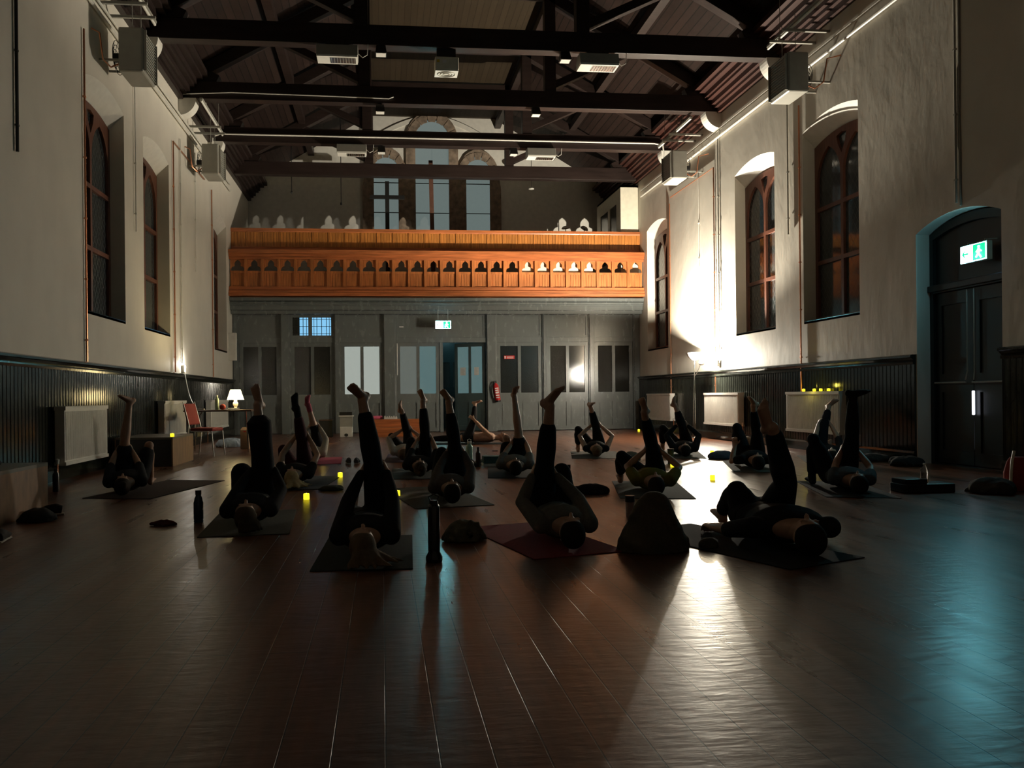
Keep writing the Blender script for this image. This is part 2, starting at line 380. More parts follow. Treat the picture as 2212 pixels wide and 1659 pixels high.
# eaves cornice along both walls
def cornice(side, name):
    mb = MB(); x = XR if side > 0 else XL; s = -side
    st = [(0, .10, 7.20, 7.30), (0, .17, 7.30, 7.36), (.0, .24, 7.36, 7.46), (0, .33, 7.46, 7.52), (0, .38, 7.52, 7.62), (0, .5, 7.62, 7.68), (0, .6, 7.68, 7.78)]
    for a, b, z0, z1 in st:
        mb.box(min(x+s*a, x+s*b), max(x+s*a, x+s*b), Y0, YB, z0, z1)
    struct(mb.build(name, 'cornice' if side > 0 else 'beam'))
cornice(1, 'trim_1'); cornice(-1, 'trim_2')
# purlins
for i, (x, z) in enumerate(((XC+3.85, RZ+RS*(5.81-3.85)-.12), (XC-3.85, RZ+RS*(5.81-3.85)-.12), (XC+FH+.1, FZ-.18), (XC-FH-.1, FZ-.18))):
    struct(MB().box(x-.09, x+.09, Y0, YB, z-.13, z+.07).build('trim_%d' % (3+i), 'beam'))
# wainscot
def vboards(mb, side, y0, y1, z0, z1):
    x = XR if side > 0 else XL; s = -side; y = y0
    while y < y1-.01:
        ye = min(y+.088, y1)
        pts = [(y, .012), (y+.006, .026), (ye-.02, .026), (ye-.014, .032), (ye-.006, .032), (ye, .012)]
        base = [Vector((x+s*d, yy, z0)) for yy, d in pts]; n = len(base)
        mb.add(base+[Vector((v.x, v.y, z1)) for v in base]+[Vector((x, y, z0)), Vector((x, ye, z0)), Vector((x, y, z1)), Vector((x, ye, z1))],
               [(i, i+1, n+i+1, n+i) for i in range(n-1)]+[(2*n, 0, n, 2*n+2), (2*n+1, 2*n+3, 2*n-1, n-1)])
        y = ye
def wainscot(side, y0, y1, name):
    mb = MB(); vboards(mb, side, y0, y1, .12, 1.43)
    x = XR if side > 0 else XL; s = -side
    o = struct(mb.build(name, 'blackpaint'))
    mb = MB()
    prof = [(0, 1.40), (.045, 1.40), (.05, 1.43), (.035, 1.45), (.075, 1.49), (.09, 1.50), (.09, 1.525), (.06, 1.54), (0, 1.54)]
    P = [Vector((x+s*d, y0, z)) for d, z in prof]; mb.poly(P, (0, y1-y0, 0))
    struct(mb.build(name.replace('wainscot', 'dado_rail'), 'blackpaint'))
    mb = MB(); P = [Vector((x+s*d, y0, z)) for d, z in ((0, 0), (.05, 0), (.05, .14), (.035, .17), (0, .17))]; mb.poly(P, (0, y1-y0, 0))
    struct(mb.build(name.replace('wainscot', 'baseboard'), 'blackpaint'))
wainscot(-1, Y0, YS, 'wainscot_left'); wainscot(1, DOOR[1]+.02, YS, 'wainscot_right'); wainscot(1, Y0, DOOR[0]-.02, 'wainscot_right_near')
# ------------------------------------------------------------------ side windows
def side_window(side, y0, y1, idx, gal):
    """timber Y-tracery frame and leaded panes set back in the opening"""
    x = XR if side > 0 else XL; s = side; d = .262
    root = thing('window_%d' % idx, (x+s*d, (y0+y1)/2, SILL), None, None); root['kind'] = 'structure'
    w = (y1-y0)/2; h = SPR-SILL-.27
    out = segarch(-w, w, 0, h+.02, .12); f = .075
    hs = []; t1, t2 = h*.335, h*.64
    c = .035
    for a, b in ((-w+f, -c), (c, w-f)):
        hs.append(rect(a, b, .07, t1-.035)); hs.append(rect(a, b, t1+.035, t2-.035))
        hs.append(lancet(a, b, t2+.035, h-.62, k=.88))
    hs.append([(0, h-.30), (.10, h-.13), (.14, h+.02), (0, h+.055), (-.14, h+.02), (-.10, h-.13)])
    me = plate(out, hs, .07, lambda u, v, ww: (s*(ww-.035), u, v))
    link(me, 'window_frame', 'winwood', root)
    me = plate(segarch(-w, w, .02, h, .10), [], .008, lambda u, v, ww: (s*(.012+ww), u, v)); link(me, 'window_pane', 'lattice', root)
    MB().box(-.0+min(0, -s*d), max(0, -s*d), -w, w, -.035, .012).build('window_sill', 'winwood' if gal else 'blackpaint', root)
    # closed wall behind, so that the night outside stays outside
    return root
k = 1
for i, (a, b) in enumerate(WIN): side_window(1, a, b, k, i == 2); k += 1
for i, (a, b) in enumerate(WINL): side_window(-1, a, b, k, i == 2); k += 1
# ------------------------------------------------------------------ rear window of the gallery
def rear_window():
    Yw = YB
    x = lambda px, py: ony(px, py, Yw)
    A = x(808, 495); z0 = 5.55
    la, lb = x(808, 450).x, x(861, 450).x
    ma, mb_ = x(898, 450).x, x(970, 450).x
    ra, rb = x(1007, 450).x, x(1058, 450).x
    zs_side = x(835, 385).z-.05; zs_mid = x(935, 330).z+.02
    holes = [lancet(la, lb, z0, x(835, 362).z-.05, k=.62), lancet(ma, mb_, z0, x(935, 300).z, k=.6), lancet(ra, rb, z0, x(1033, 366).z-.05, k=.62)]
    def ring(u0, u1, vs, g, k):
        return lancet(u0-g, u1+g, 0, vs, k=k)[2:]
    Lr = ring(la, lb, x(835, 372).z, .28, .6); Mr = ring(ma, mb_, x(935, 305).z, .3, .6); Rr = ring(ra, rb, x(1033, 376).z, .28, .6)
    # outline: up the right side, over three arches, down the left
    out = [(la-.36, z0-.2), (rb+.36, z0-.2)]
    valR = [(rb+.3, x(1033, 376).z-.35)]
    out += [(rb+.36, Rr[0][1]-.5)]+Rr[:9]
    zr = x(990, 350).z
    cut = [p for p in Rr[9:] if p[0] > mb_+.45]
    out += cut+[(mb_+.30, x(990, 362).z), (mb_+.30, Mr[0][1])]+Mr[1:-1]+[(ma-.30, Mr[-1][1]), (ma-.30, x(880, 360).z)]
    out += [p for p in Lr if p[0] < ma-.45]+[(la-.36, Lr[-1][1]-.5)]
    root = thing('window_7', (0, 0, 0), None, None); root['kind'] = 'structure'
    link(plate(out, holes, .09, lambda u, v, w: (u, Yw-w, v)), 'stone_surround', 'stone', root)
    # voussoir joints as raised blocks
    for (u0, u1, vs, g) in ((la, lb, x(835, 372).z, .28), (ma, mb_, x(935, 305).z, .3), (ra, rb, x(1033, 376).z, .28)):
        c = (u0+u1)/2; r = (u1-u0)/2; m = MB()
        for i in range(7):
            a0 = math.pi*i/7+.03; a1 = math.pi*(i+1)/7-.03
            q = [(c+(r+.03)*math.cos(a), vs+(r+.05)*math.sin(a)) for a in (a0, (a0+a1)/2, a1)]+[(c+(r+g-.03)*math.cos(a), vs+(r+g)*math.sin(a)) for a in (a1, (a0+a1)/2, a0)]
            m.poly([Vector((p[0], Yw-.11, p[1])) for p in q], (0, .03, 0))
        m.build('arch_stones', 'stone', root)
    for n, (h, sx) in enumerate(zip(holes, ((la, lb), (ma, mb_), (ra, rb)))):
        pane = link(plate(h, [], .01, lambda u, v, w: (u, Yw-.012-w, v)), 'window_pane', 'dusk', root)
        m = MB(); 
        for zz in (x(935, 397).z, x(935, 461).z): m.box(sx[0], sx[1], Yw-.04, Yw-.02, zz-.012, zz+.012)
        if n == 1: m.box((sx[0]+sx[1])/2-.0, (sx[0]+sx[1])/2+.0, Yw-.04, Yw-.02, z0, x(935, 300).z)
        m.build('glazing_bar', 'lead', pane)
    # raised plaster hood arch over the group
    cx = (ma+mb_)/2; m = MB(); pts = []
    top = x(935, 250).z; n = 24; hw = 2.05; base = x(840, 288).z-.25
    def arcpts(hw, top, base):
        P = []
        for i in range(n+1):
            t = -1+2*i/n; P.append((cx+hw*t, base+(top-base)*(1-abs(t)**1.7)))
        return P
    o1 = arcpts(hw, top, base); o2 = arcpts(hw-.2, top-.16, base)
    P = [Vector((p[0], Yw-.05, p[1])) for p in o1]; Q = [Vector((p[0], Yw-.05, p[1])) for p in o2]
    for i in range(n):
        m.poly([P[i], P[i+1], Q[i+1], Q[i]], (0, .06, 0))
    m.build('hood_moulding', 'white', root)
rear_window()
# ------------------------------------------------------------------ roof trusses
TR = (13.75, 16.45, 19.15, 21.85)
def truss(Y, label):
    t = thing('roof_truss', (XC, Y, ZW-.02), label, 'roof truss', 'timber roof trusses across the hall')
    L_, R_ = XL-XC, XR-XC
    B = 'beam'
    MB().box(L_+.02, R_-.02, -.11, .11, 0, .36).build('tie_beam', B, t, bevel=.008)
    for s in (-1, 1):
        MB().box(s*FH-.12, s*FH+.12, -.1, .1, .36, FZ-ZW-.02).build('queen_post', B, t, bevel=.006)
        MB().bar((s*(5.81-.3), 0, .50), (s*(FH+.02), 0, FZ-ZW-.28), .2, .24, (0, 0, 1)).build('principal_rafter', B, t, bevel=.006)
        MB().bar((s*(FH+.1), 0, .52), (s*(FH+1.95), 0, 1.38), .16, .15, (0, 0, 1)).build('strut', B, t, bevel=.005)
    MB().box(-FH, FH, -.1, .1, FZ-ZW-.32, FZ-ZW-.04).build('collar_beam', B, t, bevel=.006)
    for s in (-1, 1):   # iron shoe at the beam end
        MB().bar((s*(5.81-.75), 0, .36), (s*(5.81-.22), 0, .62), .18, .3).build('rafter_foot', B, t)
    return t
truss(TR[0], 'dark timber roof truss nearest the camera, carrying the top pair of heaters')
truss(TR[1], 'dark timber roof truss second from the camera, with a thin white cable on its beam')
truss(TR[2], 'dark timber roof truss third from the camera, with a white pipe along its beam')
truss(TR[3], 'dark timber roof truss farthest away, in front of the lit gable')
# longitudinal iron/wood braces between trusses, corbels at the walls
for i, Y in enumerate(TR):
    for s, x in ((-1, XL), (1, XR)):
        if i == 3: continue
        n = 10; r = .36; pts = [Vector((0, -.14, 0)), Vector((0, -.14, -r))]
        for j in range(n+1):
            a = math.pi/2*j/n; pts.append(Vector((-s*r*math.sin(a), -.14, -r*math.cos(a))))
        c = thing('wall_corbel', (x, Y, ZW-.022), 'rounded white corbel under the %s truss end at the %s wall' % (('nearest', 'second', 'third')[i], 'left' if s < 0 else 'right'), 'corbel', 'rounded corbels under the trusses')
        MB().poly(pts, (0, .28, 0)).build('corbel_block', 'white', c)
# ------------------------------------------------------------------ gallery
GZ = lambda py: ony(940, py, YG).z
gal = thing('gallery_balustrade', (0, YG, 0), 'pierced orange pine gallery front with trefoil openings across the hall', 'balcony')
NB = 26; bw = (XR-XL)/NB
def trefoil(w, h):
    half = [(.5, 0), (.5, .14), (.47, .26), (.40, .36), (.31, .41), (.235, .43), (.235, .52), (.245, .62), (.22, .74), (.15, .86), (.06, .94), (0, 1.0)]
    P = [(x*w, y*h) for x, y in half]; return P+[(-x, y) for x, y in reversed(P[:-1])]
z_b, z_p0, z_p1, z_t0, z_t1, z_c = GZ(641), GZ(621), GZ(592), GZ(589.5), GZ(563), GZ(544)
G_ = lambda u, v, w: (u, w, v)
me_tref = plate(rect(-bw/2+.03, bw/2-.03, 0, z_t1-z_t0+.02), [[(p[0], p[1]+.02) for p in trefoil(bw-.085, (z_t1-z_t0)*.93)]], .04, G_)
mb = MB(); m5 = 5; pw = (bw-.06)/m5
for j in range(m5):
    mb.box(-bw/2+.03+j*pw+.004, -bw/2+.03+(j+1)*pw-.004, .0, .03, z_p0-z_t0, z_p1-z_t0)
mb.box(-bw/2+.03, bw/2-.03, -.012, .03, z_p1-z_t0, .03)
mb.box(-bw/2+.03, bw/2-.03, .012, .02, z_p0-z_t0, z_p1-z_t0)
me_low = mb.mesh('boarded_panel')
me_post = MB().box(-.04, .04, -.05, .05, z_p0-z_t0, z_t1-z_t0+.02).mesh('post')
for i in range(NB):
    xc = XL+bw*(i+.5)
    for me, n, mt, dx in ((me_tref, 'trefoil_panel', 'pine', 0), (me_low, 'boarded_panel', 'pine', 0)):
        o = link(me, n, mt, gal); o.location = (xc, 0, z_t0)
    if i: o = link(me_post, 'post', 'pine', gal); o.location = (XL+bw*i, 0, z_t0)
def hrail(name, y, prof, material, parent, xl=XL, xr=XR):
    mb = MB(); P = [Vector((xl+.005, y+p[0], p[1])) for p in prof]; mb.poly(P, (xr-xl-.01, 0, 0)); return mb.build(name, material, parent)
hrail('base_moulding', 0, [(.05, z_b), (-.16, z_b), (-.16, z_b+.09), (-.13, z_b+.10), (-.13, z_b+.15), (-.08, z_b+.18), (-.08, z_p0), (.05, z_p0)], 'pine_h', gal)
hrail('top_moulding', 0, [(.05, z_t1), (-.06, z_t1), (-.06, z_t1+.05), (-.11, z_t1+.07), (-.11, z_t1+.13), (-.16, z_t1+.15), (-.16, z_c), (.25, z_c), (.25, z_c-.05), (.05, z_c-.05)], 'pine_h', gal)
# upper parapet, set back behind the lower front
par = thing('gallery_parapet', (0, YG+.25, 0), 'upper orange pine boarded parapet set behind the trefoil front', 'parapet')
zz0, zz1 = ony(940, 543, YG+.25).z, ony(940, 497, YG+.25).z
mb = MB()
for j in range(m5): mb.box(-bw/2+.012+j*(bw-.024)/m5+.004, -bw/2+.012+(j+1)*(bw-.024)/m5-.004, 0, .03, zz0+.08, zz1-.1)
mb.box(-bw/2, bw/2, .012, .02, zz0+.05, zz1-.05)
me_up = mb.mesh('parapet_panel')
me_div = MB().box(-.012, .012, -.018, .02, zz0+.08, zz1-.08).mesh('divider')
for i in range(NB):
    o = link(me_up, 'parapet_panel', 'pine_dark', par); o.location = (XL+bw*(i+.5), 0, 0)
    if i: o = link(me_div, 'divider', 'pine_dark', par); o.location = (XL+bw*i, 0, 0)
hrail('lower_rail', 0, [(.05, zz0-.02), (-.03, zz0-.02), (-.03, zz0+.06), (-.015, zz0+.09), (.05, zz0+.09)], 'pine_h', par)
hrail('handrail', 0, [(.07, zz1-.1), (-.015, zz1-.1), (-.03, zz1-.07), (-.03, zz1), (.07, zz1)], 'pine_h', par)
# gallery floor and ceiling over the lobby
struct(MB().box(XL, XR, YG+.06, YB, 3.72, 3.84).build('floor_gallery', 'pine_h'))
struct(MB().box(XL, XR, YS+.12, YB, 3.3, 3.4).build('ceiling_lobby', 'white'))
# moulded grey beam under the gallery
z1, z2 = GZ(644), GZ(677)
mb = MB(); P = [(.35, z2), (-.02, z2), (-.02, z2+.09), (-.10, z2+.10), (-.10, z2+.21), (-.13, z2+.22), (-.13, z2+.25), (-.17, z2+.27), (-.17, z2+.30), (-.13, z2+.32), (-.21, z2+.35), (-.21, z1), (.35, z1)]
mb.poly([Vector((XL+.01, YG+.13+p[0], p[1])) for p in P], (XR-XL-.02, 0, 0)); struct(mb.build('trim_7', 'screen'))
struct(MB().box(XL, XR, YG+.05, YB, z1, 3.72).build('trim_8', 'screen'))
# glazed screen under the gallery
SX = lambda px: ony(px, 800, YS).x
SZ = lambda py: ony(940, py, YS).z
scr = thing('wall_screen', (0, YS, 0), None, None); scr['kind'] = 'structure'
zt = z2+.03; z_tr0, z_tr1 = SZ(740), SZ(729)
posts = [(500, 517), (606, 628), (722, 736), (828, 856), (1050, 1073), (1171, 1181), (1271, 1284), (1367, 1392)]
for a, b in posts:
    xa, xb = max(SX(a), XL), min(SX(b), XR); m = MB()
    m.box(xa, xb, -.04, .1, 0, zt)
    m.box(xa+.03, xb-.03, -.075, -.04, .0, zt)
    m.build('post', 'screen', scr, bevel=.006)
bays = [(517, 606), (628, 722), (736, 828), (856, 1050), (1073, 1171), (1181, 1271), (1284, 1367)]
for a, b in bays: MB().box(SX(a), SX(b), -.02, .09, z_tr0, z_tr1).build('transom', 'screen', scr, bevel=.006)
def upper_panel(a, b, holes=()):
    x0, x1 = SX(a), SX(b); fz0, fz1 = z_tr1, zt
    me = plate(rect(x0, x1, fz0, fz1), holes if holes else [rect(x0+.07, x1-.07, fz0+.06, fz1-.06)], .05, lambda u, v, w: (u, w-.0, v))
    o = link(me, 'upper_frame', 'screen', scr)
    if not holes: MB().box(x0+.06, x1-.06, .02, .045, fz0+.05, fz1-.05).build('upper_panel', 'screen', o)
    return o
for i, (a, b) in enumerate(bays):
    if i == 1:
        hA = rect(SX(633), SX(667), SZ(724), SZ(686)); hB = rect(SX(675), SX(716), SZ(724), SZ(686))
        o = upper_panel(a, b, [hA, hB])
        MB().box(SX(648), SX(667), .03, .04, SZ(724), SZ(686)).build('leaded_pane', 'blue_pane', o)
        MB().box(SX(633), SX(648), .03, .04, SZ(724), SZ(686)).build('leaded_pane', 'darkglass', o)
        MB().box(SX(675), SX(716), .03, .04, SZ(724), SZ(686)).build('leaded_pane', 'blue_pane', o)
        m = MB()
        for px0, px1, nn in ((633, 667, 3), (675, 716, 4)):
            for j in range(1, nn): xx = SX(px0+(px1-px0)*j/nn); m.box(xx-.008, xx+.008, .015, .03, SZ(724), SZ(686))
            zz = SZ(705); m.box(SX(px0), SX(px1), .015, .03, zz-.008, zz+.008)
            for e in (.05,):
                for q in (SX(px0)+e, SX(px1)-e): m.box(q-.006, q+.006, .015, .03, SZ(724), SZ(686))
                for q in (SZ(724)+e, SZ(686)-e): m.box(SX(px0), SX(px1), .015, .03, q-.006, q+.006)
        m.build('leading', 'lead', o)
    else: upper_panel(a, b)
def leaf(x0, x1, panes, name='door_panel', parent=scr, material='screen', two=True, y=0.0):
    """door-like panel: two tall panes over two fielded panels"""
    zb, ztop = .02, z_tr0; s_ = .11; gz0, gz1 = SZ(850), SZ(748); pz0, pz1 = .14, SZ(870); c = (x0+x1)/2
    hs = [rect(x0+s_, c-.045, gz0, gz1), rect(c+.045, x1-s_, gz0, gz1), rect(x0+s_, c-.045, pz0, pz1), rect(c+.045, x1-s_, pz0, pz1)]
    o = link(plate(rect(x0+.005, x1-.005, zb, ztop), hs, .055, lambda u, v, w: (u, w-.0+y, v)), name, material, parent)
    m = MB()
    for h in hs[2:]: m.box(h[0][0]-.01, h[1][0]+.01, .025+y, .045+y, pz0-.01, pz1+.01); m.box(h[0][0]+.05, h[1][0]-.05, .012+y, .03+y, pz0+.05, pz1-.05)
    m.build('fielded_panel', material, o)
    for h, p in zip(hs[:2], panes):
        MB().box(h[0][0]-.005, h[1][0]+.005, .025+y, .032+y, gz0-.005, gz1+.005).build('glass_pane', p, o)
    return o
P_ = [('darkglass', 'pebbleglass'), ('pebbleglass', 'darkglass'), ('lobby_pane', 'lobby_pane'), None, ('darkglass', 'darkglass'), ('pebbleglass', 'sheenglass'), ('pebbleglass', 'sheenglass')]
for i, (a, b) in enumerate(bays):
    if i != 3: leaf(SX(a), SX(b), P_[i])
leaf(SX(856), SX(950), ('lobby_dim', 'cyan_pane'))
MB().box(SX(950), SX(957), -.02, .07, 0, z_tr0).build('door_jamb', 'screen', scr)
# the door that stands ajar at the right of the middle bay
dr = thing('door_1', (SX(1048), YS+.03, 0), None, None, rz=math.radians(-28)); dr['kind'] = 'structure'
wd = (SX(1048)-SX(985))*1.12
hs = [rect(-wd+.09, -wd/2-.04, SZ(850), SZ(748)), rect(-wd/2+.04, -.09, SZ(850), SZ(748)), rect(-wd+.09, -wd/2-.04, .16, SZ(870)), rect(-wd/2+.04, -.09, .16, SZ(870))]
link(plate(rect(-wd, 0, .02, z_tr0-.01), hs, .05, lambda u, v, w: (u, w, v)), 'door_leaf', 'teal', dr)
m = MB()
for h in hs[2:]: m.box(h[0][0], h[1][0], .02, .035, .16, SZ(870))
m.build('fielded_panel', 'teal', dr)
for h in hs[:2]: MB().box(h[0][0], h[1][0], .02, .03, SZ(850), SZ(748)).build('glass_pane', 'cyan_pane', dr)
for px, h, w_ in ((0, hs[0], .17), (1, hs[1], .14)):
    c = (h[0][0]+h[1][0])/2; p = MB().box(c-w_/2, c+w_/2, -.004, -.001, 1.62, 1.85).build('paper_notice', 'paper', dr)
    t = MB()
    for j in range(7): t.box(c-w_/2+.02, c+w_/2-.02-.02*(j % 3), -.0052, -.0042, 1.65+.026*j, 1.655+.026*j)
    t.build('text_lines', 'greymetal', p)
# lobby behind the opening
struct(MB().box(SX(905), SX(912), YS+.12, YB, 0, 3.3).build('wall_lobby_left', 'teal'))
struct(MB().box(SX(1075), SX(1082), YS+.12, YB, 0, 3.3).build('wall_lobby_right', 'teal'))
struct(MB().box(SX(905), SX(1082), YB-.06, YB-.02, 0, 3.3).build('wall_lobby_back', 'teal'))
lb = thing('door_2', (ony(975, 800, YB-.1).x, YB-.08, 0), None, None); lb['kind'] = 'structure'
link(plate(rect(-.5, .5, 0, 2.35), [rect(-.36, -.05, 1.3, 2.1), rect(.05, .36, 1.3, 2.1), rect(-.36, -.05, .2, 1.0), rect(.05, .36, .2, 1.0)], .05, lambda u, v, w: (u, w-.05, v)), 'door_leaf', 'teal', lb)
MB().box(-.4, .4, -.015, -.005, 1.2, 2.15).build('glass_pane', 'darkglass', lb)
def light(kind, name, loc, energy, color, parent=None, size=.05, **kw):
    l = bpy.data.lights.new(name, kind); l.energy = energy; l.color = color
    if kind in ('POINT', 'SPOT'): l.shadow_soft_size = size
    for k_, v_ in kw.items(): setattr(l, k_, v_)
    o = bpy.data.objects.new(name, l); COL.objects.link(o); o.location = loc
    if parent: o.parent = parent
    return o
light('POINT', 'lobby_ceiling_light', (SX(985), 23.6, 3.0), 2, (.45, .9, 1.0), size=.12)
# exit signs
def exit_sign(loc, rz, label, glow=1.6, up=None):
    t = thing('exit_sign', loc, label, 'exit sign', rz=rz)
    MB().box(-.225, .225, -.04, .035, -.12, .12).build('housing', 'greymetal', t, bevel=.008)
    MB().box(-.21, .21, -.046, -.041, -.105, .105).build('lit_panel', 'exit_face' if up else 'exit_face_side', t)
    MB().box(.0, .205, -.048, -.0465, -.10, .10).build('green_field', 'exit_green', t)
    m = MB(); k = 1.35; c = lambda x, z: (.10+x*k, -.051, z*k)
    m.ell(c(0, .045), .017, .003, .017)
    for a, b, w in (((0, .028), (-.005, -.015), .03), ((-.005, -.015), (.028, -.058), .016), ((-.005, -.015), (-.035, -.05), .016), ((0, .02), (.032, .0), .012), ((0, .02), (-.032, .0), .012)): m.bar(c(*a), c(*b), w, .003, (0, 1, 0))
    m.build('running_figure', 'exit_face', t)
    m = MB(); m.bar((-.17, -.051, 0), (-.07, -.051, 0), .022, .003, (0, 1, 0)); m.bar((-.17, -.051, 0), (-.13, -.051, .04), .018, .003, (0, 1, 0)); m.bar((-.17, -.051, 0), (-.13, -.051, -.04), .018, .003, (0, 1, 0))
    m.build('arrow', 'exit_green', t)
    for sx in (-.14, .14):
        pts = [(sx, 0, .11), (sx, 0, up)] if up else [(sx, .0, .11), (sx, .0, .15), (sx, .19, .16)]
        MB().tube(pts, .007, 6).build('bracket', 'greymetal', t)
    light('POINT', 'exit_sign_glow', (0, -.11, -.04), glow, (.32, .66, 1.0), t, size=.08)
    return t
exit_sign(ony(957, 702, YG+.02), 0, 'glowing exit sign hung under the grey beam over the middle doorway', .8, z2-ony(957, 702, YG+.02).z+.112)
exit_sign(Vector((XR+.075, 9.15, 2.78)), -math.pi/2, 'green glowing exit sign above the dark double door in the right wall', .25)
# ------------------------------------------------------------------ exit doorway in the right wall
dY = (DOOR[0]+DOOR[1])/2
d3 = thing('door_3', (XR+.26, dY, 0), None, None); d3['kind'] = 'structure'
hw = (DOOR[1]-DOOR[0])/2
fr = segarch(-hw+.0, hw-.0, 0, dz-.01, .16)
link(plate(fr, [rect(-hw+.07, hw-.07, .02, 2.38), segarch(-hw+.07, hw-.07, 2.5, dz-.09, .12)], .12, lambda u, v, w: (w-.06, u, v)), 'door_frame', 'doorblack', d3)
MB().box(-.01, .02, -hw+.05, hw-.05, 2.45, dz+.02).build('overdoor_panel', 'doorblack', d3)
MB().box(-.10, -.05, -hw+.0, hw-.0, 2.40, 2.49).build('transom', 'doorblack', d3, bevel=.01)
for s in (-1, 1):
    y0, y1 = (.006, hw-.075) if s > 0 else (-hw+.075, -.006)
    lf = link(plate(rect(y0, y1, .03, 2.37), [rect(y0+.1, y1-.1, 1.25, 2.2), rect(y0+.1, y1-.1, .2, 1.0)], .05, lambda u, v, w: (w-.02, u, v)), 'door_leaf', 'doorblack', d3)
    m = MB(); m.box(.0, .02, y0+.09, y1-.09, 1.24, 2.21); m.box(.0, .02, y0+.09, y1-.09, .19, 1.01); m.build('sunk_panel', 'doorblack', lf)
    MB().tube([(-.09, y0+.05, 1.13), (-.09, y1-.05, 1.13)], .012, 8).build('push_bar', 'greymetal', lf, smooth=True)
    yy = .06*s; MB().tube([(-.06, yy, 2.36), (-.06, yy, 1.28), (-.08, yy*.4+.05*s, 1.16)], .009, 8).build('vertical_bolt_rod', 'greymetal', lf, smooth=True)
MB().box(.01, .03, -.012, .012, .25, .62).build('daylight_slit', 'gaplight', d3)
MB().box(-.07, -.045, -.052, -.015, .70, 1.02).build('bright_door_gap', 'gaplight', d3, bevel=.01)
pts = [(-.22, .0, 3.55-.0)]
t = thing('power_cable', (XR-.012, 9.3, 3.4), 'dark surface cable down the right wall above the exit door', 'cable')
MB().tube([(0, 0, 3.8), (0, 0, 2.0), (0, .01, 1.2), (0, 0, .02)], .012, 8).build('conduit', 'greymetal', t, smooth=True)
MB().tube([(0, 0, 1.9), (0, .03, 1.8), (0, .03, .8), (0, 0, .7)], .009, 8).build('conduit', 'greymetal', t, smooth=True)
# ------------------------------------------------------------------ floor lamp (uplighter with reading arm)
LP = Vector((7.12, 17.0, 0))
fl_ = thing('floor_lamp', LP, 'tall uplighter floor lamp with a reading arm, blazing against the right wall', 'floor lamp')
MB().lathe([(.0, 0), (.15, 0), (.155, .012), (.14, .03), (.03, .04), (.012, .05)]).build('base', 'chrome', fl_, smooth=True)
MB().tube([(0, 0, .04), (0, 0, 1.80)], .012, 12).build('pole', 'chrome', fl_, smooth=True)
MB().tube([(-.06, -.02, .04), (-.04, -.02, 1.2), (0, 0, 1.55)], .006, 8).build('brace', 'chrome', fl_, smooth=True)
outp = [(.02, 1.78), (.06, 1.79), (.14, 1.86), (.195, 1.955)]; inp = [(.187, 1.955), (.13, 1.868), (.05, 1.805), (.0, 1.80)]
MB().lathe(outp+inp, n=32).build('bowl_shade', 'white', fl_, smooth=True)
MB().ell((0, 0, 1.825), .018, .018, .022).build('bulb', 'bulb', fl_, smooth=True)
light('POINT', 'uplighter_light', (0, 0, 1.885), 820, (1.0, .90, .72), fl_, size=.02)
MB().tube([(0, 0, 1.42), (.03, -.06, 1.5), (.05, -.16, 1.62), (.05, -.22, 1.70)], .007, 8).build('reading_arm', 'chrome', fl_, smooth=True)
m = rotm(rx=math.radians(-70))
hd = MB().lathe([(.02, -.09), (.04, -.08), (.06, -.02), (.062, .0), (.056, .0), (.05, -.02), (.03, -.07), (.0, -.075)], (.05, -.26, 1.72), 20, m).build('reading_head', 'white', fl_, smooth=True)
MB().ell((.05, -.235, 1.715), .022, .022, .022).build('bulb', 'bulb', fl_, smooth=True)
light('POINT', 'reading_light', (.02, -.33, 1.76), 165, (1.0, .92, .76), fl_, size=.05)
# ------------------------------------------------------------------ fittings on walls and trusses
def wall_heater(side, Y, z0, label):
    x = (XL+.30) if side < 0 else (XR-.42)        # wall-side face of the casing
    t = thing('wall_heater', (x, Y, z0), label, 'heater', 'box fan heaters high on the side walls')
    s = 1 if side < 0 else -1
    MB().box(min(0, s*.36), max(0, s*.36), 0, .62, 0, .66).build('casing', 'greymetal', t, bevel=.03)
    m = MB(); x1 = s*.36
    for j in range(13): m.bar((x1+s*.0, .05, .06+j*.045), (x1+s*.0, .57, .06+j*.045), .05, .006, (s*.6, 0, 1))
    m.box(min(x1, x1+s*.04), max(x1, x1+s*.04), .03, .05, .03, .63); m.box(min(x1, x1+s*.04), max(x1, x1+s*.04), .57, .59, .03, .63)
    m.build('louvre_grille', 'greymetal', t)
    m = MB(); c = Vector((-s*.06, .31, .32))
    for r in (.06, .12, .18, .24):
        m.tube([c+Vector((-s*(.1-.25*r), r*math.cos(a), r*math.sin(a))) for a in [2*math.pi*k/24 for k in range(25)]], .005, 5)
    for k in range(8):
        a = 2*math.pi*k/8; m.tube([c+Vector((-s*.1, 0, 0)), c+Vector((-s*.04, .24*math.cos(a), .24*math.sin(a)))], .004, 5)
    m.build('fan_guard', 'black', t)
    MB().lathe([(.0, -.06), (.07, -.06), (.07, .06), (0, .06)], c+Vector((-s*.04, 0, 0)), 16, rotm(ry=math.pi/2)).build('fan_motor', 'black', t, smooth=True)
    for yy in (.1, .52): MB().tube([(s*.18, yy, .66), (s*.18, yy, 1.35)], .006, 6).build('hanger_rod', 'greymetal', t)
    wx = -s*(.30 if side < 0 else .42)
    for yy in (.1, .52):
        MB().bar((wx, yy, 1.05), (s*.40, yy, 1.05), .04, .04).build('wall_bracket', 'greymetal', t); MB().bar((wx, yy, .2), (0, yy, .2), .03, .03).build('wall_bracket', 'greymetal', t)
    MB().tube([(0, .1, .15), (-s*.1, .0, .05), (-s*.16, -.15, .1), (-s*.18, -.22, .45), (wx*.95, -.25, .5)], .012, 8).build('gas_pipe', 'copper', t, smooth=True)
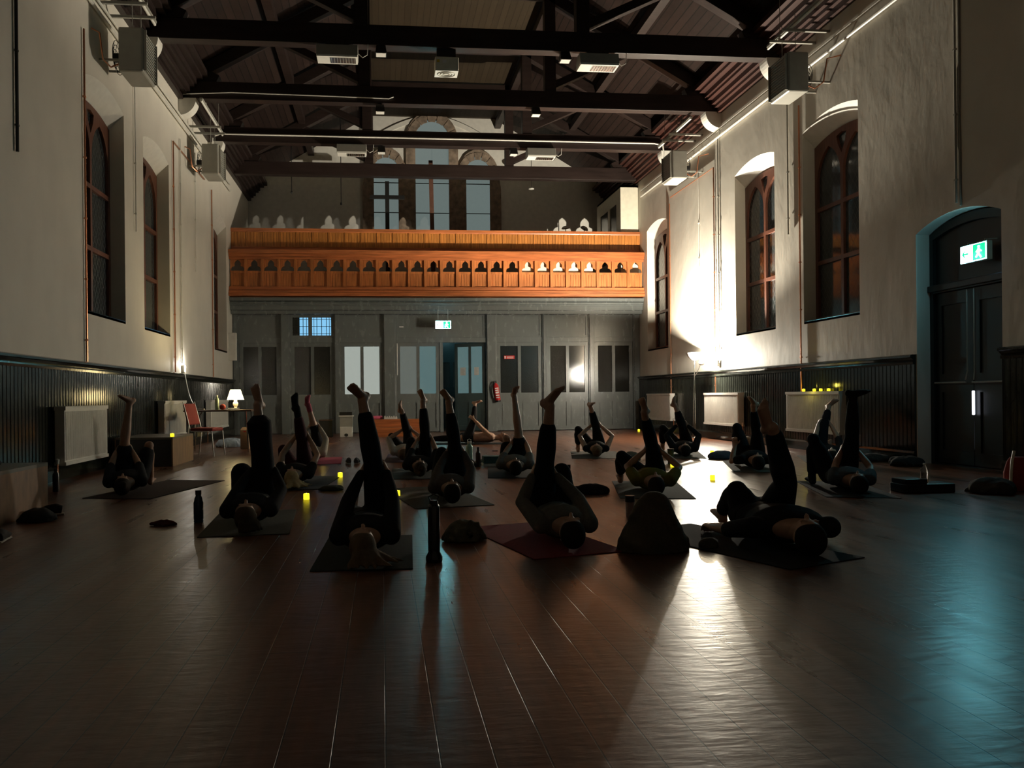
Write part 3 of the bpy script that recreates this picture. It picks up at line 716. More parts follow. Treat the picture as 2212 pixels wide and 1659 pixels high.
wall_heater(-1, 11.75, 5.86, 'grey box heater high on the left wall, nearest the camera')
wall_heater(-1, 17.0, 5.86, 'grey box heater high on the left wall, farther along near the gallery')
wall_heater(1, 12.1, 6.0, 'grey box heater high on the right wall, nearest the camera')
wall_heater(1, 17.2, 6.0, 'grey box heater high on the right wall above the floor lamp')
def pipe_thing(name, base, runs, label, material, cat='pipe', group=None, part='pipe', clips=None, n=8):
    t = thing(name, base, label, cat, group)
    for pts, r in runs: MB().tube(pts, r, n).build(part, material, t, smooth=True)
    if clips:
        for c in clips: MB().box(c[0]-.018, c[0]+.018, c[1]-.018, c[1]+.018, c[2]-.012, c[2]+.012).build('clip', material, t)
    return t
for s, x, nm_ in ((-1, XL, 'left'), (1, XR, 'right')):
    pipe_thing('wall_conduit', (x-s*.045, Y0, 0), [([(0, 0, 6.70), (0, YG-Y0, 6.70)], .026), ([(0, 0, 6.86), (0, YG-Y0, 6.86)], .020)],
               'pair of long white pipes running along the top of the %s wall' % nm_, 'conduit', 'pipe', 'long white pipes high on the walls', 'pipe', [(0, y, z) for y in (9, 11, 13, 15, 17.5, 19.5) for z in (6.7, 6.86)])
def riser(px, y_top, side, label, material, y_bot=None, r=.014, loop=None, zb=1.54):
    x = (XL+.03) if side < 0 else (XR-.03)
    p = onx(px, y_top, x); z1 = p.z; z0 = zb if y_bot is None else onx(px, y_bot, x).z
    pts = [(0, 0, 0), (0, 0, z1-z0)]
    if loop: pts += [(0, loop, z1-z0+.0)]
    n = int((z1-z0)/.85)
    return pipe_thing('wall_pipe', (x, p.y, z0), [(pts, r)], label, material, 'pipe', None, 'pipe', [(0, 0, .3+.85*i) for i in range(n)])
riser(181, 62, -1, 'copper pipe down the left wall beside the nearest window, reaching the dado', 'copper', zb=1.55)
riser(374, 305, -1, 'copper pipe down the left wall just past the second window', 'copper', loop=2.7, zb=1.55)
riser(457, 410, -1, 'copper pipe down the left wall beside the small window near the gallery', 'copper', zb=1.55)
riser(389, 300, -1, 'white conduit dropping to the socket above the left dado', 'conduit', zb=1.75)
riser(291, 180, -1, 'short grey cord hanging between the two near left windows', 'conduit', 498, r=.010)
riser(421, 330, -1, 'short white cord hanging past the second left window', 'conduit', 585, r=.010)
riser(34, -40, -1, 'thick dark cable hanging on the bare left wall nearest the camera', 'black', 325, r=.020)
riser(1725, 228, 1, 'copper pipe down the right wall between the two nearest right windows', 'copper', zb=.5)
riser(1541, 362, 1, 'copper pipe down the right wall directly above the floor lamp', 'copper', loop=2.6, zb=.9)
riser(1446, 440, 1, 'copper pipe down the right wall beside the window next to the gallery', 'copper', zb=.9)
riser(1550, 300, 1, 'slim grey conduit down the right wall beside the copper pipe over the floor lamp', 'greymetal', zb=1.7)
riser(1508, 370, 1, 'thin white cord hanging above the floor lamp', 'conduit', 588, r=.009)
riser(1700, 215, 1, 'dark cord hanging left of the nearest right window', 'greymetal', 508, r=.014)
riser(2061, -30, 1, 'dark conduit running down the bare right wall to the exit doorway', 'greymetal', 440, r=.016)
def corner_box(p, dx, dy, dz, name, label, cat, material):
    o = MB().box(-dx/2, dx/2, -dy/2, dy/2, -dz/2, dz/2).build(name, material, None, bevel=.006); o.location = p; tag(o, label, cat); return o
p = onx(397, 797, XL+.03); corner_box(p, .05, .15, .15, 'wall_socket', 'white double socket above the left dado with a cord plugged in', 'socket', 'white')
light('POINT', 'added_socket_glow', (p.x+.13, p.y, p.z+.10), 2.4, (1.0, .93, .80), None, size=.02)  # unseen light added by the socket to make the glow on the wall
corner_box(onx(1551, 785, XR-.04), .08, .10, .14, 'switch_box', 'small grey switch box on the bright wall right of the floor lamp', 'switch', 'greymetal')
corner_box(Vector((XL+.10, 21.35, 2.42)), .2, .12, .75, 'wall_speaker', 'narrow white box on the left wall end under the gallery', 'speaker', 'white')
# truss-mounted fittings
def radiant_heater(px, py, Y, label, wide=.72):
    p = ony(px, py, Y); t = thing('radiant_heater', p, label, 'heater', 'radiant heaters hung under the trusses')
    m = MB(); P = [Vector((-wide/2, -.11, .18)), Vector((-wide/2, .11, .18)), Vector((-wide/2, .16, -.02)), Vector((-wide/2, -.16, -.02))]
    m.poly(P, (wide, 0, 0)); m.build('housing', 'greymetal', t, bevel=.008)
    MB().box(-wide/2+.01, wide/2-.01, -.155, .155, -.05, -.02).build('front_frame', 'white', t)
    MB().box(-wide/2+.24, wide/2-.04, -.11, .11, -.056, -.045).build('reflector_grille', 'chrome', t)
    m = MB(); 
    for j in range(9): m.tube([(-wide/2+.26+j*.05, -.11, -.06), (-wide/2+.26+j*.05, .11, -.06)], .003, 5)
    m.build('guard_wires', 'greymetal', t)
    MB().box(-.2, .2, -.03, .03, .18, ZW-.0-p.z).build('hanging_bracket', 'black', t)
    MB().tube([(wide/2, 0, .08), (wide/2+.08, -.02, .0), (wide/2+.16, -.02, .05), (wide/2+.18, 0, ZW-p.z+.02)], .007, 6).build('flex', 'conduit', t, smooth=True)
radiant_heater(729, 124, TR[0]-.1, 'long white radiant heater under the nearest truss, left side')
radiant_heater(1291, 142, TR[0]-.1, 'long white radiant heater under the nearest truss, right side')
radiant_heater(760, 330, TR[2]-.1, 'long white radiant heater under the third truss, left side')
radiant_heater(1168, 338, TR[2]-.1, 'long white radiant heater under the third truss, right side')
def floodlight(px, py, Y, label):
    p = ony(px, py, Y); t = thing('floodlight', p, label, 'light', 'small unlit black floodlights under the trusses')
    m = MB(); m.add([(-.08, -.05, .10), (.08, -.05, .10), (.10, -.11, -.06), (-.10, -.11, -.06), (-.08, .07, .10), (.08, .07, .10), (.10, .07, -.06), (-.10, .07, -.06)],
          [(0, 1, 2, 3), (4, 7, 6, 5), (0, 4, 5, 1), (1, 5, 6, 2), (2, 6, 7, 3), (3, 7, 4, 0)]); m.build('lamp_body', 'black', t)
    MB().box(-.085, .085, -.10, .06, -.068, -.06).build('front_glass', 'white', t)
    MB().tube([(0, 0, .1), (0, 0, max(.16, ZW-p.z-.02))], .01, 6).build('stem', 'black', t)
floodlight(823, 112, TR[0]-.05, 'small black floodlight under the nearest truss, left of the ceiling box')
floodlight(1220, 126, TR[0]-.05, 'small black floodlight under the nearest truss, left of the right radiant heater')
floodlight(821, 238, TR[1]-.05, 'small black floodlight under the second truss, left one')
floodlight(1157, 244, TR[1]-.05, 'small black floodlight under the second truss, right one')
floodlight(824, 326, TR[2]-.05, 'small black floodlight under the third truss, left one')
floodlight(1109, 330, TR[2]-.05, 'small black floodlight under the third truss, right one')
# ceiling box (speaker-like unit) under the nearest truss
p = ony(964, 150, TR[0]-.0); t = thing('ceiling_speaker', p, 'white box unit with a yellow sticker and ring grille under the nearest truss', 'speaker')
MB().box(-.21, .21, -.15, .15, -.07, .17).build('housing', 'cream', t, bevel=.02)
MB().box(-.205, .205, -.145, .145, -.085, -.07).build('grille_frame', 'white', t)
m = MB()
for r in (.05, .09, .13): m.tube([(r*1.2*math.cos(a), r*.9*math.sin(a), -.09) for a in [2*math.pi*k/24 for k in range(25)]], .005, 5)
m.build('ring_grille', 'greymetal', t)
MB().box(-.18, -.13, -.153, -.150, .06, .11).build('warning_sticker', 'yellowsticker', t)
MB().box(-.08, -.01, -.156, -.150, .05, .11).build('label_plate', 'white_label', t)
MB().box(-.17, .17, -.04, .04, .17, ZW-p.z).build('hanging_bracket', 'black', t)
pb = TR[1]-.14
pipe_thing('beam_cable', (0, pb, 0), [([(ony(388, 205, pb).x, 0, 7.30), (ony(500, 208, pb).x, 0, 7.36), (ony(700, 211, pb).x, 0, 7.34), (ony(840, 214, pb).x, 0, 7.32), (ony(850, 210, pb).x, 0, 7.36)], .012)], 'thin white cable clipped along the second truss beam', 'conduit', 'cable')
pb = TR[2]-.15
pipe_thing('beam_pipe', (0, pb, 0), [([(XL+.1, 0, 7.0), (XL+.12, 0, 7.33), (XL+.3, 0, 7.40), (XR-.55, 0, 7.40), (XR-.32, 0, 7.36), (XR-.28, 0, 7.0)], .022)], 'long white pipe along the third truss beam, bent down at both ends', 'conduit', 'pipe')
def tube_light(px, py, Y, x, label, y1):
    t = thing('strip_light', (x, Y, 7.10), label, 'light', 'unlit strip lights hung along the side walls')
    MB().tube([(0, 0, 0), (0, y1-Y, 0)], .022, 10).build('tube', 'white', t, smooth=True)
    MB().box(-.03, .03, 0, y1-Y, .02, .055).build('batten', 'greymetal', t)
    MB().tube([(0, .5, .05), (0, .5, .8)], .005, 5).build('hanger', 'greymetal', t)
    MB().tube([(0, y1-Y-.4, .05), (0, y1-Y-.4, .8)], .005, 5).build('hanger', 'greymetal', t)
tube_light(0, 0, 10.9, -3.62, 'unlit strip light along the left eaves, nearest the camera', 12.9)
tube_light(0, 0, 16.1, -3.62, 'unlit strip light along the left eaves, farther along', 18.2)
tube_light(0, 0, 10.9, 6.85, 'unlit strip light along the right eaves, nearest the camera', 13.0)
tube_light(0, 0, 16.4, 6.85, 'unlit strip light along the right eaves, farther along', 18.4)
# ------------------------------------------------------------------ gallery contents
b0 = ony(1340, 400, YG+.35)
t = thing('gallery_booth', (b0.x, YG+.35, 3.84), 'white boxed booth at the right end of the gallery with dark side windows', 'booth')
hB = b0.z-3.84
MB().box(0, XR-b0.x-.01, 0, .06, 0, hB).build('front_panel', 'cream', t)
link(plate(rect(0, 2.4, 0, hB), [rect(.35, 1.0, 1.2, hB-.45), rect(1.2, 2.0, 1.2, hB-.45)], .06, lambda u, v, w: (w, .06+u, v)), 'side_panel', 'cream', t)
MB().box(.02, .03, .4, 2.1, 1.2, hB-.45).build('dark_window', 'darkglass', t)
MB().box(0, XR-b0.x-.01, 0, 2.5, hB-.06, hB).build('roof_panel', 'cream', t)
def cross(px, ytop, ybar, w, label, lean=0.0, Y=22.6, mt='black'):
    p = ony(px, 497, Y); z1 = ony(px, ytop, Y).z; zb = ony(px, ybar, Y).z
    t = thing('wooden_cross', (p.x, Y, 3.84), label, 'cross'); t.rotation_euler = (0, lean, 0)
    MB().box(-.06, .06, -.04, .04, 0, z1-3.87).build('upright', mt, t)
    if w: MB().box(-w/2, w/2, -.045, .045, zb-3.87-.05, zb-3.87+.05).build('crossbar', mt, t)
cross(837, 390, 424, 1.02, 'black cross standing before the left light of the gallery window')
cross(936, 345, 800, 0, 'plain brown post leaning before the middle light of the gallery window', lean=-.015, mt='tabletop')
def pendant(px, py, Y, label):
    p = ony(px, py, Y); t = thing('pendant_lamp', p, label, 'lamp', 'pendants hanging over the gallery')
    MB().lathe([(.02, .06), (.05, .05), (.09, .0), (.085, -.01), (.0, -.012)], (0, 0, 0), 16).build('lamp_shade', 'white', t, smooth=True)
    MB().tube([(0, 0, .06), (0, 0, FZ-p.z-.01)], .008, 6).build('cord', 'black', t)
pendant(1148, 408, 23.2, 'small white pendant lamp over the right of the gallery')
for px, yb, lab in ((737, 440, 'dark hanging rope over the left of the gallery'), (630, 415, 'short dark cord over the far left of the gallery')):
    p = ony(px, yb, 23.0); t = thing('hanging_rope', p, lab, 'rope'); MB().tube([(0, 0, 0), (0, 0, RZ+RS*(p.x-XL)-p.z-.0)], .012, 6).build('rope', 'black', t); MB().ell((0, 0, 0), .03, .03, .05).build('knot', 'black', t)
# curved music-stand lamps that catch the light over the parapet
for px, py, r, lab in ((1222, 491, -.1, 'small white shade showing above the parapet, left one'), (1262, 492, .5, 'tilted white shade showing above the parapet, right one')):
    p = ony(px, py, YG+1.2); t = thing('desk_lamp', (p.x, p.y, 3.84), lab, 'lamp', 'shaded lamps behind the parapet')
    MB().lathe([(.03, .07), (.09, .05), (.13, .0), (.12, -.01), (0, .0)], (0, 0, p.z-3.87), 18, rotm(ry=r)).build('lamp_shade', 'white', t, smooth=True)
    MB().tube([(0, 0, 0), (0, 0, p.z-3.87)], .012, 8).build('stem', 'black', t)
for i in range(6):      # pew backs behind the openings
    x = XL+1.0+i*1.62
    t = thing('gallery_pew', (x, YG+.68, 3.84), 'dark pew behind the gallery openings, %s from the left' % ('first second third fourth fifth sixth seventh'.split()[i]), 'pew', 'dark pews on the gallery')
    MB().box(-.7, .7, 0, .04, 0, .75).build('back', 'tabletop', t); MB().box(-.7, .7, -.35, 0, .38, .42).build('seat', 'tabletop', t)
    for s in (-.7, .66): MB().box(s, s+.04, -.38, .05, 0, .6).build('end_panel', 'tabletop', t)
# ------------------------------------------------------------------ fire extinguisher, signs
p = ony(1073, 846, YS-.14)
t = thing('fire_extinguisher', p, 'red fire extinguisher hung on the screen post beside the middle doorway', 'fire extinguisher'); t.rotation_euler = (0, math.radians(-7), 0)
MB().lathe([(.0, -.27), (.07, -.27), (.08, -.25), (.08, .14), (.06, .20), (.025, .23), (.02, .26)], n=20).build('cylinder', 'red', t, smooth=True)
MB().lathe([(.0, -.30), (.07, -.30), (.082, -.285), (.082, -.25), (.0, -.25)], n=20).build('base_ring', 'black', t)
m = MB()
for z, h in ((.08, .03), (.02, .035), (-.05, .05), (-.12, .03), (-.18, .025)): m.box(-.05, .05, -.083, -.078, z, z+h)
m.build('instruction_label', 'white_label', t)
MB().tube([(0, 0, .25), (-.08, 0, .28), (-.13, 0, .15), (-.12, 0, -.15), (-.07, 0, -.22)], .014, 8).build('hose', 'black', t, smooth=True)
MB().box(-.05, .03, -.02, .02, .25, .31).build('handle', 'black', t)
MB().box(-.03, .03, .05, .10, .05, .12).build('wall_bracket', 'black', t)
p = ony(1100, 772, YS-.0)
t = thing('fire_notice', p, 'small red notice with white print on the dark glass right of the doorway', 'sign')
MB().box(-.155, .155, -.012, -.006, -.05, .05).build('sign_plate', 'red', t)
m = MB(); m.box(-.14, -.10, -.016, -.012, -.035, .035)
for j in range(3): m.box(-.07, .12, -.016, -.012, -.03+.022*j, -.02+.022*j)
m.build('print_lines', 'white_label', t)
p = ony(867, 706, YS-.0); o = MB().box(-.06, .06, -.01, -.002, -.02, .02).build('name_plate', 'white_label'); o.location = p; tag(o, 'tiny pale plate on the panel left of the hanging exit sign', 'sign')
pipe_thing('surface_conduit', (ony(858, 760, YS-.06).x, YS-.085, 0), [([(0, 0, SZ(810)), (0, 0, SZ(742))], .012)], 'short white conduit with switch on the screen post left of the doorway', 'conduit', 'conduit')
# ------------------------------------------------------------------ radiators
def radiator(side, y0, y1, z0, z1, label):
    x = XL if side < 0 else XR; s = -side; t = thing('radiator', (x, y0, z0), label, 'radiator', 'white panel radiators along the walls')
    L = y1-y0; H = z1-z0; xa, xb = sorted((s*.07, s*.19))
    mb = MB(); mb.box(xa, xb, 0, L, 0, H); mb.build('radiator_body', 'white', t, bevel=.006)
    mb = MB(); n = int(L/.033)
    for i in range(n):
        yy = .03+i*(L-.06)/n; a, b = sorted((s*.19, s*.197)); mb.box(a, b, yy, yy+.018, .06, H-.06)
    mb.build('convector_ribs', 'white', t)
    a, b = sorted((s*.065, s*.205)); MB().box(a, b, -.004, L+.004, H-.045, H+.003).build('top_grille', 'white', t)
    MB().box(a, b, -.004, L+.004, -.003, .04).build('bottom_rail', 'white', t)
    yv = L-.03 if side < 0 else .03
    MB().tube([(s*.12, -.05, .05), (s*.12, -.05, -z0+.005)], .010, 8).build('feed_pipe', 'copper', t, smooth=True)
    MB().lathe([(.0, -.04), (.02, -.04), (.024, .02), (.0, .03)], (s*.12, -.05, .06), 12).build('valve', 'white', t, smooth=True)
    for yy in (.2, L-.2): a, b = sorted((0, s*.08)); MB().box(a, b, yy-.02, yy+.02, .1, H-.1).build('wall_bracket', 'greymetal', t)
def rad_px(side, px0, px1, label, z0, z1):
    x = (XL+.2) if side < 0 else (XR-.2)
    ya, yb = sorted((onx(px0, 880, x).y, onx(px1, 880, x).y)); radiator(side, ya, yb, z0, z1, label)
rad_px(-1, 141, 233, 'white radiator on the left wall nearest the camera, catching candle light', .20, .93)
rad_px(-1, 357, 403, 'white radiator on the left wall behind the red chair', .30, .98)
rad_px(-1, 457, 494, 'white radiator on the left wall behind the lamp table', .30, .98)
rad_px(1, 1397, 1447, 'white radiator at the far end of the right wall beneath the gallery window', .33, 1.03)
rad_px(1, 1520, 1594, 'white radiator on the right wall just right of the floor lamp', .33, 1.03)
rad_px(1, 1697, 1812, 'white radiator on the right wall with candles on its top', .33, 1.03)
# ------------------------------------------------------------------ staging blocks
def block(x0, x1, y0, y1, h, label):
    t = thing('staging_block', ((x0+x1)/2, (y0+y1)/2, 0), label, 'platform', 'low plywood staging blocks by the left wall')
    w, l = (x1-x0)/2, (y1-y0)/2
    MB().box(-w, w, -l, l, h-.03, h).build('top_board', 'plydark', t)
    MB().box(w-.02, w, -l, l, 0, h-.03).build('end_board', 'ply', t)
    MB().box(-w, -w+.02, -l, l, 0, h-.03).build('end_board', 'ply', t)
    MB().box(-w+.02, w-.02, -l, -l+.02, 0, h-.03).build('side_board', 'black', t)
    MB().box(-w+.02, w-.02, l-.02, l, 0, h-.03).build('side_board', 'black', t)
block(-3.98, -3.08, 5.2, 7.42, .44, 'plywood staging block at the left edge with a dark bag on top')
block(-3.98, -3.14, 11.9, 13.15, .44, 'plywood staging block between the near left radiator and the red chair')
# ------------------------------------------------------------------ chair and lamp table
def chair(p, rz):
    t = thing('stacking_chair', p, 'red padded chair with metal legs beside the lamp table', 'chair', None, rz)
    m = MB(); m.box(-.21, .21, -.22, .22, .44, .50); m.build('seat', 'redfab', t, bevel=.025)
    c = (0, .2, .5); m = MB(); m.box(-.2, .2, .21, .25, .56, .95, rotm(rx=math.radians(-14)), c); m.build('backrest', 'redfab', t, bevel=.02)
    for s in (-1, 1):
        MB().tube([(s*.2, -.2, .44), (s*.21, -.24, 0)], .011, 8).build('leg', 'chrome', t, smooth=True)
        MB().tube([(s*.2, .2, .44), (s*.21, .26, 0)], .011, 8).build('leg', 'chrome', t, smooth=True)
        MB().tube([(s*.2, -.2, .44), (s*.2, .2, .44), (s*.2, .24, .60), (s*.2, .34, .96)], .011, 8).build('side_frame', 'chrome', t, smooth=True)
pc = fl(447, 984)
chair(pc, math.radians(75))
pt = fl(478, 978); ptz = .80
tt = thing('folding_table', (pt.x-.05, pt.y+.25, 0), 'dark topped folding table with thin metal legs holding the lit lamp', 'table')
MB().box(-.62, .62, -.32, .32, ptz-.03, ptz).build('tabletop', 'tabletop', tt, bevel=.008)
for sx in (-.55, .55):
    for sy in (-.26, .26): MB().tube([(sx*.95, sy, ptz-.03), (sx, sy, 0)], .013, 8).build('leg', 'chrome', tt, smooth=True)
MB().tube([(-.3, -.2, ptz-.03), (-.5, -.2, .5)], .008, 6).build('brace', 'chrome', tt)
pl = ony(509, 886, pt.y+.25); TT = ptz
lt = thing('table_lamp', (pl.x, pl.y, TT), 'lit table lamp with cream shade and pale vase base on the dark table', 'table lamp')
k = (ony(509, 842, pl.y).z-TT)/.40
MB().lathe([(0, 0), (.07, 0), (.075, .012), (.03, .03), (.025, .05), (.05, .09), (.055, .13), (.03, .17), (.035, .19), (.015, .21), (.012, .24)], n=20).build('base', 'cream', lt, smooth=True)
MB().lathe([(.165, .20), (.10, .40), (.098, .40), (.163, .20)], n=32).build('lamp_shade', 'shade', lt, smooth=True)
MB().ell((0, 0, .27), .02, .02, .025).build('bulb', 'bulb', lt)
for c in lt.children: c.scale = (k, k, k)
light('POINT', 'table_lamp_light', (0, 0, .34*k), 20, (1.0, .80, .42), lt, size=.03)
o = MB().box(-.10, .10, -.07, .07, 0, .03).build('book', 'paper', None, bevel=.004); o.location = (pl.x-.0, pl.y-.17, TT); o.rotation_euler = (0, 0, .3); tag(o, 'pale closed book lying on the table under the lamp', 'book')
t = thing('drink_bottle', (ony(469, 890, pt.y+.2).x, pt.y+.2, TT), 'pale green clear bottle on the lamp table', 'bottle')
MB().lathe([(0, 0), (.036, 0), (.038, .01), (.038, .20), (.02, .235), (.016, .25)], n=18).build('bottle_body', mat('pale_green_plastic', (.5, .62, .45), .15, trans=.4), t, smooth=True)
MB().lathe([(0, .25), (.018, .25), (.018, .275), (0, .28)], n=14).build('cap', 'white', t, smooth=True)
o = MB().ell((0, 0, .05), .06, .05, .055).build('red_pouch', 'redfab', None, True); o.location = (ony(481, 888, pt.y+.15).x, pt.y+.15, TT+.006); tag(o, 'small round red pouch on the lamp table beside the bottle', 'pouch')
sk = onx(397, 800, XL+.06)
t = thing('extension_lead', (0, 0, 0), 'white lead sagging from the wall socket to the lamp table', 'cord')
a = Vector((sk.x+.02, sk.y, sk.z-.05)); b = Vector((tt.location.x-.45, tt.location.y, TT+.012)); P = []
for i in range(13):
    q = i/12; v = a.lerp(b, q); v.z -= .22*math.sin(math.pi*q)*(1-q*.6); P.append(v)
MB().tube(P, .009, 6).build('cable', 'conduit', t, smooth=True)
MB().box(b.x-.03, b.x+.14, b.y-.03, b.y+.03, TT, TT+.03).build('socket_strip', 'white', t)
t = thing('gallery_cupboard', (3.9, YG+.10, 3.84), 'long low cream cupboard behind the right-hand gallery openings', 'cupboard')
MB().box(0, 2.15, 0, .10, 0, 1.12).build('body', 'cream', t)
MB().box(.0, 2.15, -.012, 0, .56, .60).build('rim', 'tabletop', t)
# ------------------------------------------------------------------ people
def remesh(mb, vox, name, smooth=3):
    me = mb.mesh(name); ob = bpy.data.objects.new(name, me); COL.objects.link(ob)
    r = ob.modifiers.new('r', 'REMESH'); r.mode = 'VOXEL'; r.voxel_size = vox; r.use_smooth_shade = True
    if smooth: q = ob.modifiers.new('s', 'SMOOTH'); q.factor = .6; q.iterations = smooth
    dg = bpy.context.evaluated_depsgraph_get(); dg.update()
    out = bpy.data.meshes.new_from_object(ob.evaluated_get(dg))
    bpy.data.objects.remove(ob); bpy.data.meshes.remove(me); out.name = name
    return out
def limb(mb, pts, rs, n=14):
    mb.loft([(p, r, r) for p, r in zip(pts, rs)], n)
    for p, r in zip(pts, rs): mb.ell(p, r*.985, r*.985, r*.985, nu=12, nv=8)
def lerp(a, b, t): return a+(b-a)*t
def ik(a, b, l1, l2, hint):
    d = b-a; L = d.length
    if L > (l1+l2)*.995: k = L/(l1+l2)/.995; l1 *= k; l2 *= k
    x = (l1*l1-l2*l2+L*L)/(2*L); h = math.sqrt(max(0, l1*l1-x*x)); u = d/L
    hp = hint-u*u.dot(hint); hp.normalize()
    return a+u*x+hp*h
def hand(mb, w, dirv, pal, side, curl=.5, s=1.0):
    """palm, four unequal fingers and a thumb; pal: direction the palm faces; side: towards the thumb"""
    d = dirv.normalized(); pal = (pal-d*d.dot(pal)).normalized(); sd = d.cross(pal); 
    if sd.dot(side) < 0: sd = -sd
    mb.loft([(w-d*.01, .026*s, .020*s), (w+d*.03*s, .036*s, .017*s), (w+d*.075*s, .041*s, .015*s), (w+d*.09*s, .038*s, .012*s)], 12, ref=sd)
    for i, (off, L) in enumerate(((.030, .92), (.010, 1.0), (-.011, .95), (-.031, .76))):
        p = w+d*.083*s+sd*off*s; a = curl*.4; P = [p]
        for j, q in enumerate((.040, .026, .021)):
            a += curl*(.55+.1*j); v = d*math.cos(a)+pal*math.sin(a)+sd*off*.8; p = p+v.normalized()*q*L*s; P.append(p)
        limb(mb, P, [.0092*s, .0088*s, .0082*s, .0072*s], 8)
    p = w+d*.02*s+sd*.026*s; v1 = (d*.6+sd*.75+pal*.25).normalized(); v2 = (d*.85+sd*.25+pal*(.3+curl*.4)).normalized()
    limb(mb, [p, p+v1*.036*s, p+v1*.036*s+v2*.032*s, p+v1*.036*s+v2*.055*s], [.0125*s, .0112*s, .010*s, .008*s], 8)
def foot(mb, ank, leg, toe, s=1.0, sock=0.0):
    """ank: ankle centre, leg: direction the shin runs, toe: direction the toes point"""
    lg = leg.normalized(); t = (toe-lg*lg.dot(toe)*.45).normalized(); sole = (lg-t*t.dot(lg)).normalized(); sd = t.cross(sole)
    e = sock; heel = ank+sole*.045*s-t*.035*s
    mb.ell(heel, .034*s+e, .034*s+e, .034*s+e)
    mb.loft([(ank-t*.01*s, .034*s+e, .036*s+e), (heel+t*.035*s-sole*.012*s, .033*s+e, .040*s+e), (heel+t*.09*s-sole*.004*s, .037*s+e, .031*s+e), (heel+t*.145*s+sole*.004*s, .045*s+e, .022*s+e), (heel+t*.175*s+sole*.008*s, .044*s+e, .016*s+e)], 14, ref=sd)
    limb(mb, [ank-lg*.05*s, ank, heel*.5+ank*.5], [.036*s+e, .037*s+e, .038*s+e], 12)
    for i in range(5):
        o = (-.036+.018*i)*s; b = heel+t*(.168-.007*abs(i-1))*s+sd*o+sole*.008*s; L = (.036, .034, .030, .026, .022)[i]*s; r = (.0135, .0100, .0095, .0090, .0085)[i]*s+e*.7
        limb(mb, [b, b+t*L*.6, b+t*L+sole*.004*s], [r, r, r*.85], 8)
SKIN = {}
def skin(tone):
    if tone not in SKIN:
        c = {'light': (.50, .30, .21), 'mid': (.36, .20, .13), 'deep': (.14, .075, .05)}[tone]
        SKIN[tone] = mat('skin_'+tone, c, .5, scale=30, bump=.05, dist=.002, var=.06)
    return SKIN[tone]
CL = {}
def cl(name, col):
    if name not in CL: CL[name] = cloth(name, col)
    return CL[name]
